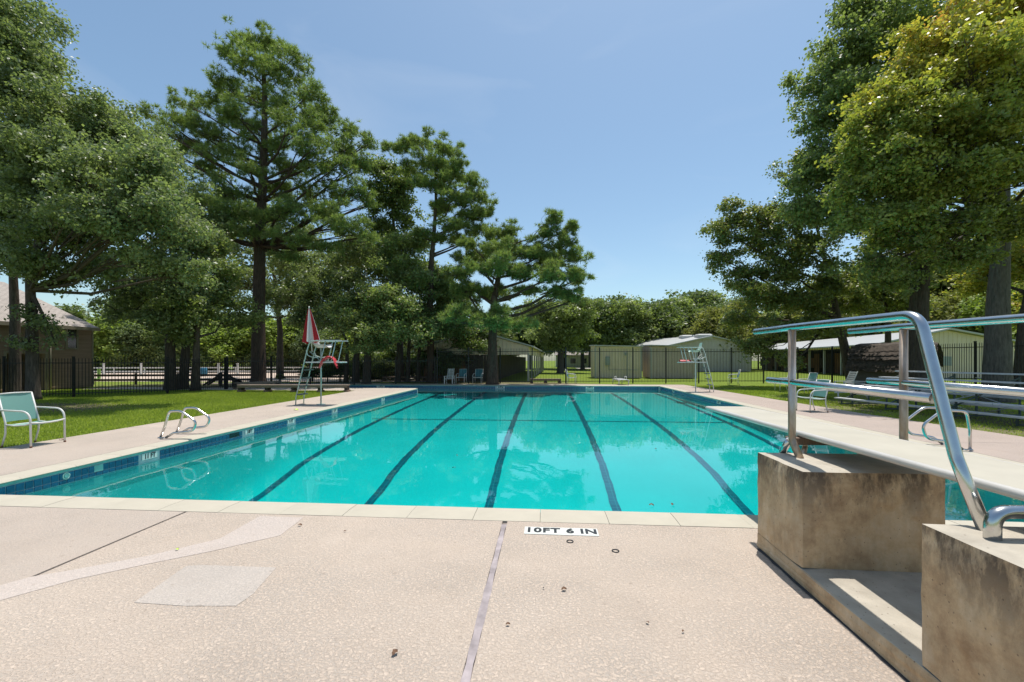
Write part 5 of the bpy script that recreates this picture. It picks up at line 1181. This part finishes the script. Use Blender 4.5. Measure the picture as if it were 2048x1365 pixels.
for px, d, top, k in [(1425,62,618,2),(1455,60,622,2),(1490,64,600,2),(1540,85,620,4),(1590,85,600,2)]:
    bgtree(k, px, d, EYE + (720 - top) * d / FPX, *gB)
gC = ('backlit tree behind the roof of the long stable on the right', 'backlit trees behind the long stable')
for px, d, top, k in [(1640,72,560,2),(1700,66,540,4),(1750,60,520,2),(1800,64,510,2),(1870,58,500,4),(1930,60,480,2),(1985,52,470,2),(2045,56,450,4),(1830,50,600,2),(1910,50,590,2),(2010,46,580,3),(2075,44,560,2),(2110,60,440,4)]:
    bgtree(k, px, d, EYE + (720 - top) * d / FPX, *gC)
gD = ('tree in the wood behind the sand arena on the left', 'wood behind the sand arena')
for px, d, top, k in [(60,62,630,0),(140,66,610,1),(205,60,640,0),(250,66,590,4),(300,62,570,1),(350,70,550,0),(395,64,590,4),(430,72,630,3),(455,68,660,3),(500,74,630,0),(540,66,640,4),(590,70,640,1),(640,66,640,0),(690,72,640,1),(740,66,610,4),(790,70,590,0),(840,66,610,1),(890,72,610,4),(930,62,640,0),(975,66,630,1),(1020,70,660,4),(1060,75,610,0),(225,55,640,3),(270,56,650,0),(470,58,650,3),(425,57,660,3),(580,58,640,3),(330,56,650,1),(380,57,650,0),(620,57,660,0),(680,56,650,1),(730,56,660,3),(790,56,650,1),(850,57,650,0),(910,50,660,1),(520,60,640,3)]:
    bgtree(k, px, d, EYE + (720 - top) * d / FPX, *gD, wx=1.25)
gE = ('shrubby young tree growing under the oaks before the far left fence', 'undergrowth trees before the far left fence')
for px, d, top, k in [(620,31,735,0),(655,31.5,730,1),(680,32,725,0),(560,31.8,748,1),(770,33,720,1),(885,31.5,715,1),(905,33,700,0),(940,34,705,1),(870,33,700,0)]:
    bgtree(k, px, d, EYE + (720 - top) * d / FPX, *gE, wx=1.9)

# ------------------------------------------------------------------ undergrowth masses
def thicket(name, label, px0, px1, d0, d1, h, n, mat, seed, size):
    rng = np.random.default_rng(seed); bl_ = []
    m = int(abs(B(px1, d1).x - B(px0, d0).x) / 1.5)
    for k in range(m):
        t = (k + rng.random()) / m; p = B(px0 + (px1 - px0) * t, d0 + (d1 - d0) * t); r = rng.uniform(.8, 1.5); hh = h * rng.uniform(.45, 1.0)
        bl_.append((p.x, p.y + rng.uniform(-1.5, 1.5), hh * .5, r * 1.2, r, hh * .55))
    me, c, d_, bi = leaves(rng, bl_, n, 16, size, .5, M[mat]); mobj(name, me, None, label=label, cat='undergrowth', kind='stuff')
thicket('undergrowth', 'dense leafy undergrowth closing the wood behind the sand arena', -60, 700, 54, 58, 4.2, 4200, 'lf_mid', 81, .30)
thicket('undergrowth', 'dark thicket behind the fence under the row of shaded oaks', 690, 905, 37, 36, 3.4, 1900, 'lf_dark', 82, .22)
thicket('undergrowth', 'leafy thicket behind the long stable on the right', 1700, 2140, 50, 40, 4.5, 2000, 'lf_olive', 83, .28)

# ------------------------------------------------------------------ grass blades
def grass(label_name, poly, n, seed, hmin=.03, hmax=.065, fade=None):
    rng = np.random.default_rng(seed); P = np.array([(p[0], p[1]) for p in poly]); lo, hi = P.min(0), P.max(0); out = []
    tot = 0
    while tot < n:
        q = rng.uniform(lo, hi, size=(n, 2)); ins = np.zeros(len(q), bool); j = len(P) - 1
        for i_ in range(len(P)):
            xi, yi = P[i_]; xj, yj = P[j]; c = ((yi > q[:, 1]) != (yj > q[:, 1])) & (q[:, 0] < (xj - xi) * (q[:, 1] - yi) / (yj - yi + 1e-12) + xi); ins ^= c; j = i_
        if fade is not None: ins &= rng.random(len(q)) < fade(q)
        out.append(q[ins]); tot += ins.sum()
    q = np.concatenate(out)[:n]; a = rng.uniform(0, 6.283, n); h = rng.uniform(hmin, hmax, n); w = rng.uniform(.004, .008, n) * (1 + q[:, 1] / 14)
    dx, dy = np.cos(a) * w, np.sin(a) * w; ln = rng.normal(size=(n, 2)) * .018
    z = np.full(n, -.03)
    V = np.stack([np.stack([q[:, 0] - dx, q[:, 1] - dy, z], 1), np.stack([q[:, 0] + dx, q[:, 1] + dy, z], 1), np.stack([q[:, 0] + ln[:, 0], q[:, 1] + ln[:, 1], z + h], 1)], 1).reshape(-1, 3)
    patch = .5 + .25 * np.sin(q[:, 0] * 1.1 + np.sin(q[:, 1] * .7) * 2) * np.cos(q[:, 1] * .9 + q[:, 0] * .3)
    me = quadmesh('grass', V, 3, M['blade'], np.clip(patch * .6 + rng.random(n) * .45, 0, 1)); mobj('grass', me, None, label=label_name, cat='grass', kind='stuff')
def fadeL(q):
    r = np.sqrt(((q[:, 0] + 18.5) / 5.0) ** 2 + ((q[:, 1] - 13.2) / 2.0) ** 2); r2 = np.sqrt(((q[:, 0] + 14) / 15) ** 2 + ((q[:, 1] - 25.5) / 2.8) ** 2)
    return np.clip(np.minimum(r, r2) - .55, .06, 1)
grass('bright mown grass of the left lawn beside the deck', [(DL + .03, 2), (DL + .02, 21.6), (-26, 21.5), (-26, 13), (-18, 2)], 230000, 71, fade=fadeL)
def fadeR(q): return np.clip(.45 + .5 * np.sin(q[:, 0] * 1.7) * np.sin(q[:, 1] * 1.3 + 1), .12, 1)
grass('patchy grass of the right lawn under the bleachers', [(10.7, 4), (10.25, 8), (9.6, 13), (9.0, 27.6), (20, 27.6), (20, 4)], 90000, 72, fade=fadeR)
# ------------------------------------------------------------------ fallen leaves, twigs
def dleaf(px, py, s, mat, label, rz, z=.004, name='fallen_leaf', group='small fallen leaves'):
    p = G(px, py, z); mb = MB(); n = 7; L = []; Rr = []
    for k in range(n + 1):
        t = k / n; w = s * .32 * math.sin(math.pi * min(1, t * 1.02)) ** .7 * (1 + .25 * math.sin(t * 14)); hz = .006 + .18 * s * math.sin(t * 3)
        L.append((s * (t - .5), -w, hz + .10 * s * math.sin(t*5))); Rr.append((s * (t - .5), w, hz + .16 * s))
    mb.sheet([[a, ((a[0]+b[0])/2, 0, min(a[2], b[2]) - .03 * s), b] for a, b in zip(L, Rr)]); o = mb.build(name, mat, label=label, cat='leaf', group=group); o.location = p; o.rotation_euler = (0, 0, rz)
for a_ in [(790, 1309, .055, 'dryleaf', 'curled brown leaf lying at the bottom middle of the deck', 1.2), (1016, 1251, .034, 'dryleaf', 'brown leaf flake just right of the deck joint', .3), (1087, 1178, .02, 'ink', 'tiny dark seed left of the twig on the deck', 1), (1128, 1181, .05, 'dryleaf', 'thin grey twig leaf on the deck below the rings', .35),
            (600, 1052, .05, 'dryleaf', 'pair of brown leaf bits by the top of the repair strip', .1), (354, 1101, .035, 'greenleaf', 'tiny bright yellow-green leaf on the repair strip', .2), (592, 821, .18, 'greenleaf', 'yellow-green leaf blade on the deck below the left lifeguard chair', .1),
            (1295, 1247, .03, 'dryleaf', 'small bent brown leaf right of centre on the deck', 2.2), (1366, 1265, .025, 'dryleaf', 'small brown speck leaf near the diving stand', .8), (690, 1064, .03, 'dryleaf', 'single brown leaf bit near the coping left of centre', .9), (1563, 1131, .05, 'dryleaf', 'reddish leaf at the foot of the front concrete block', .5), (123, 881, .09, 'dryleaf', 'pale dry leaf on the grass edge by the left chair', .6)]:
    dleaf(a_[0], a_[1], a_[2] * .8, M[a_[3]], a_[4], a_[5])
for k, (px, py) in enumerate(((1303, 1012), (1345, 1011), (914, 912), (908, 937), (1312, 899))):
    dleaf(px, py, .06, M['dryleaf'], ('dark leaf floating near the pool edge, left of a pair', 'dark leaf floating near the pool edge, right of a pair', 'dark leaf floating mid pool by the third lane line', 'lower dark leaf floating mid pool by the third lane line', 'dark leaf floating between the fourth and fifth lane lines')[k], k, z=WZ + .002, name='floating_leaf', group='leaves floating on the pool')
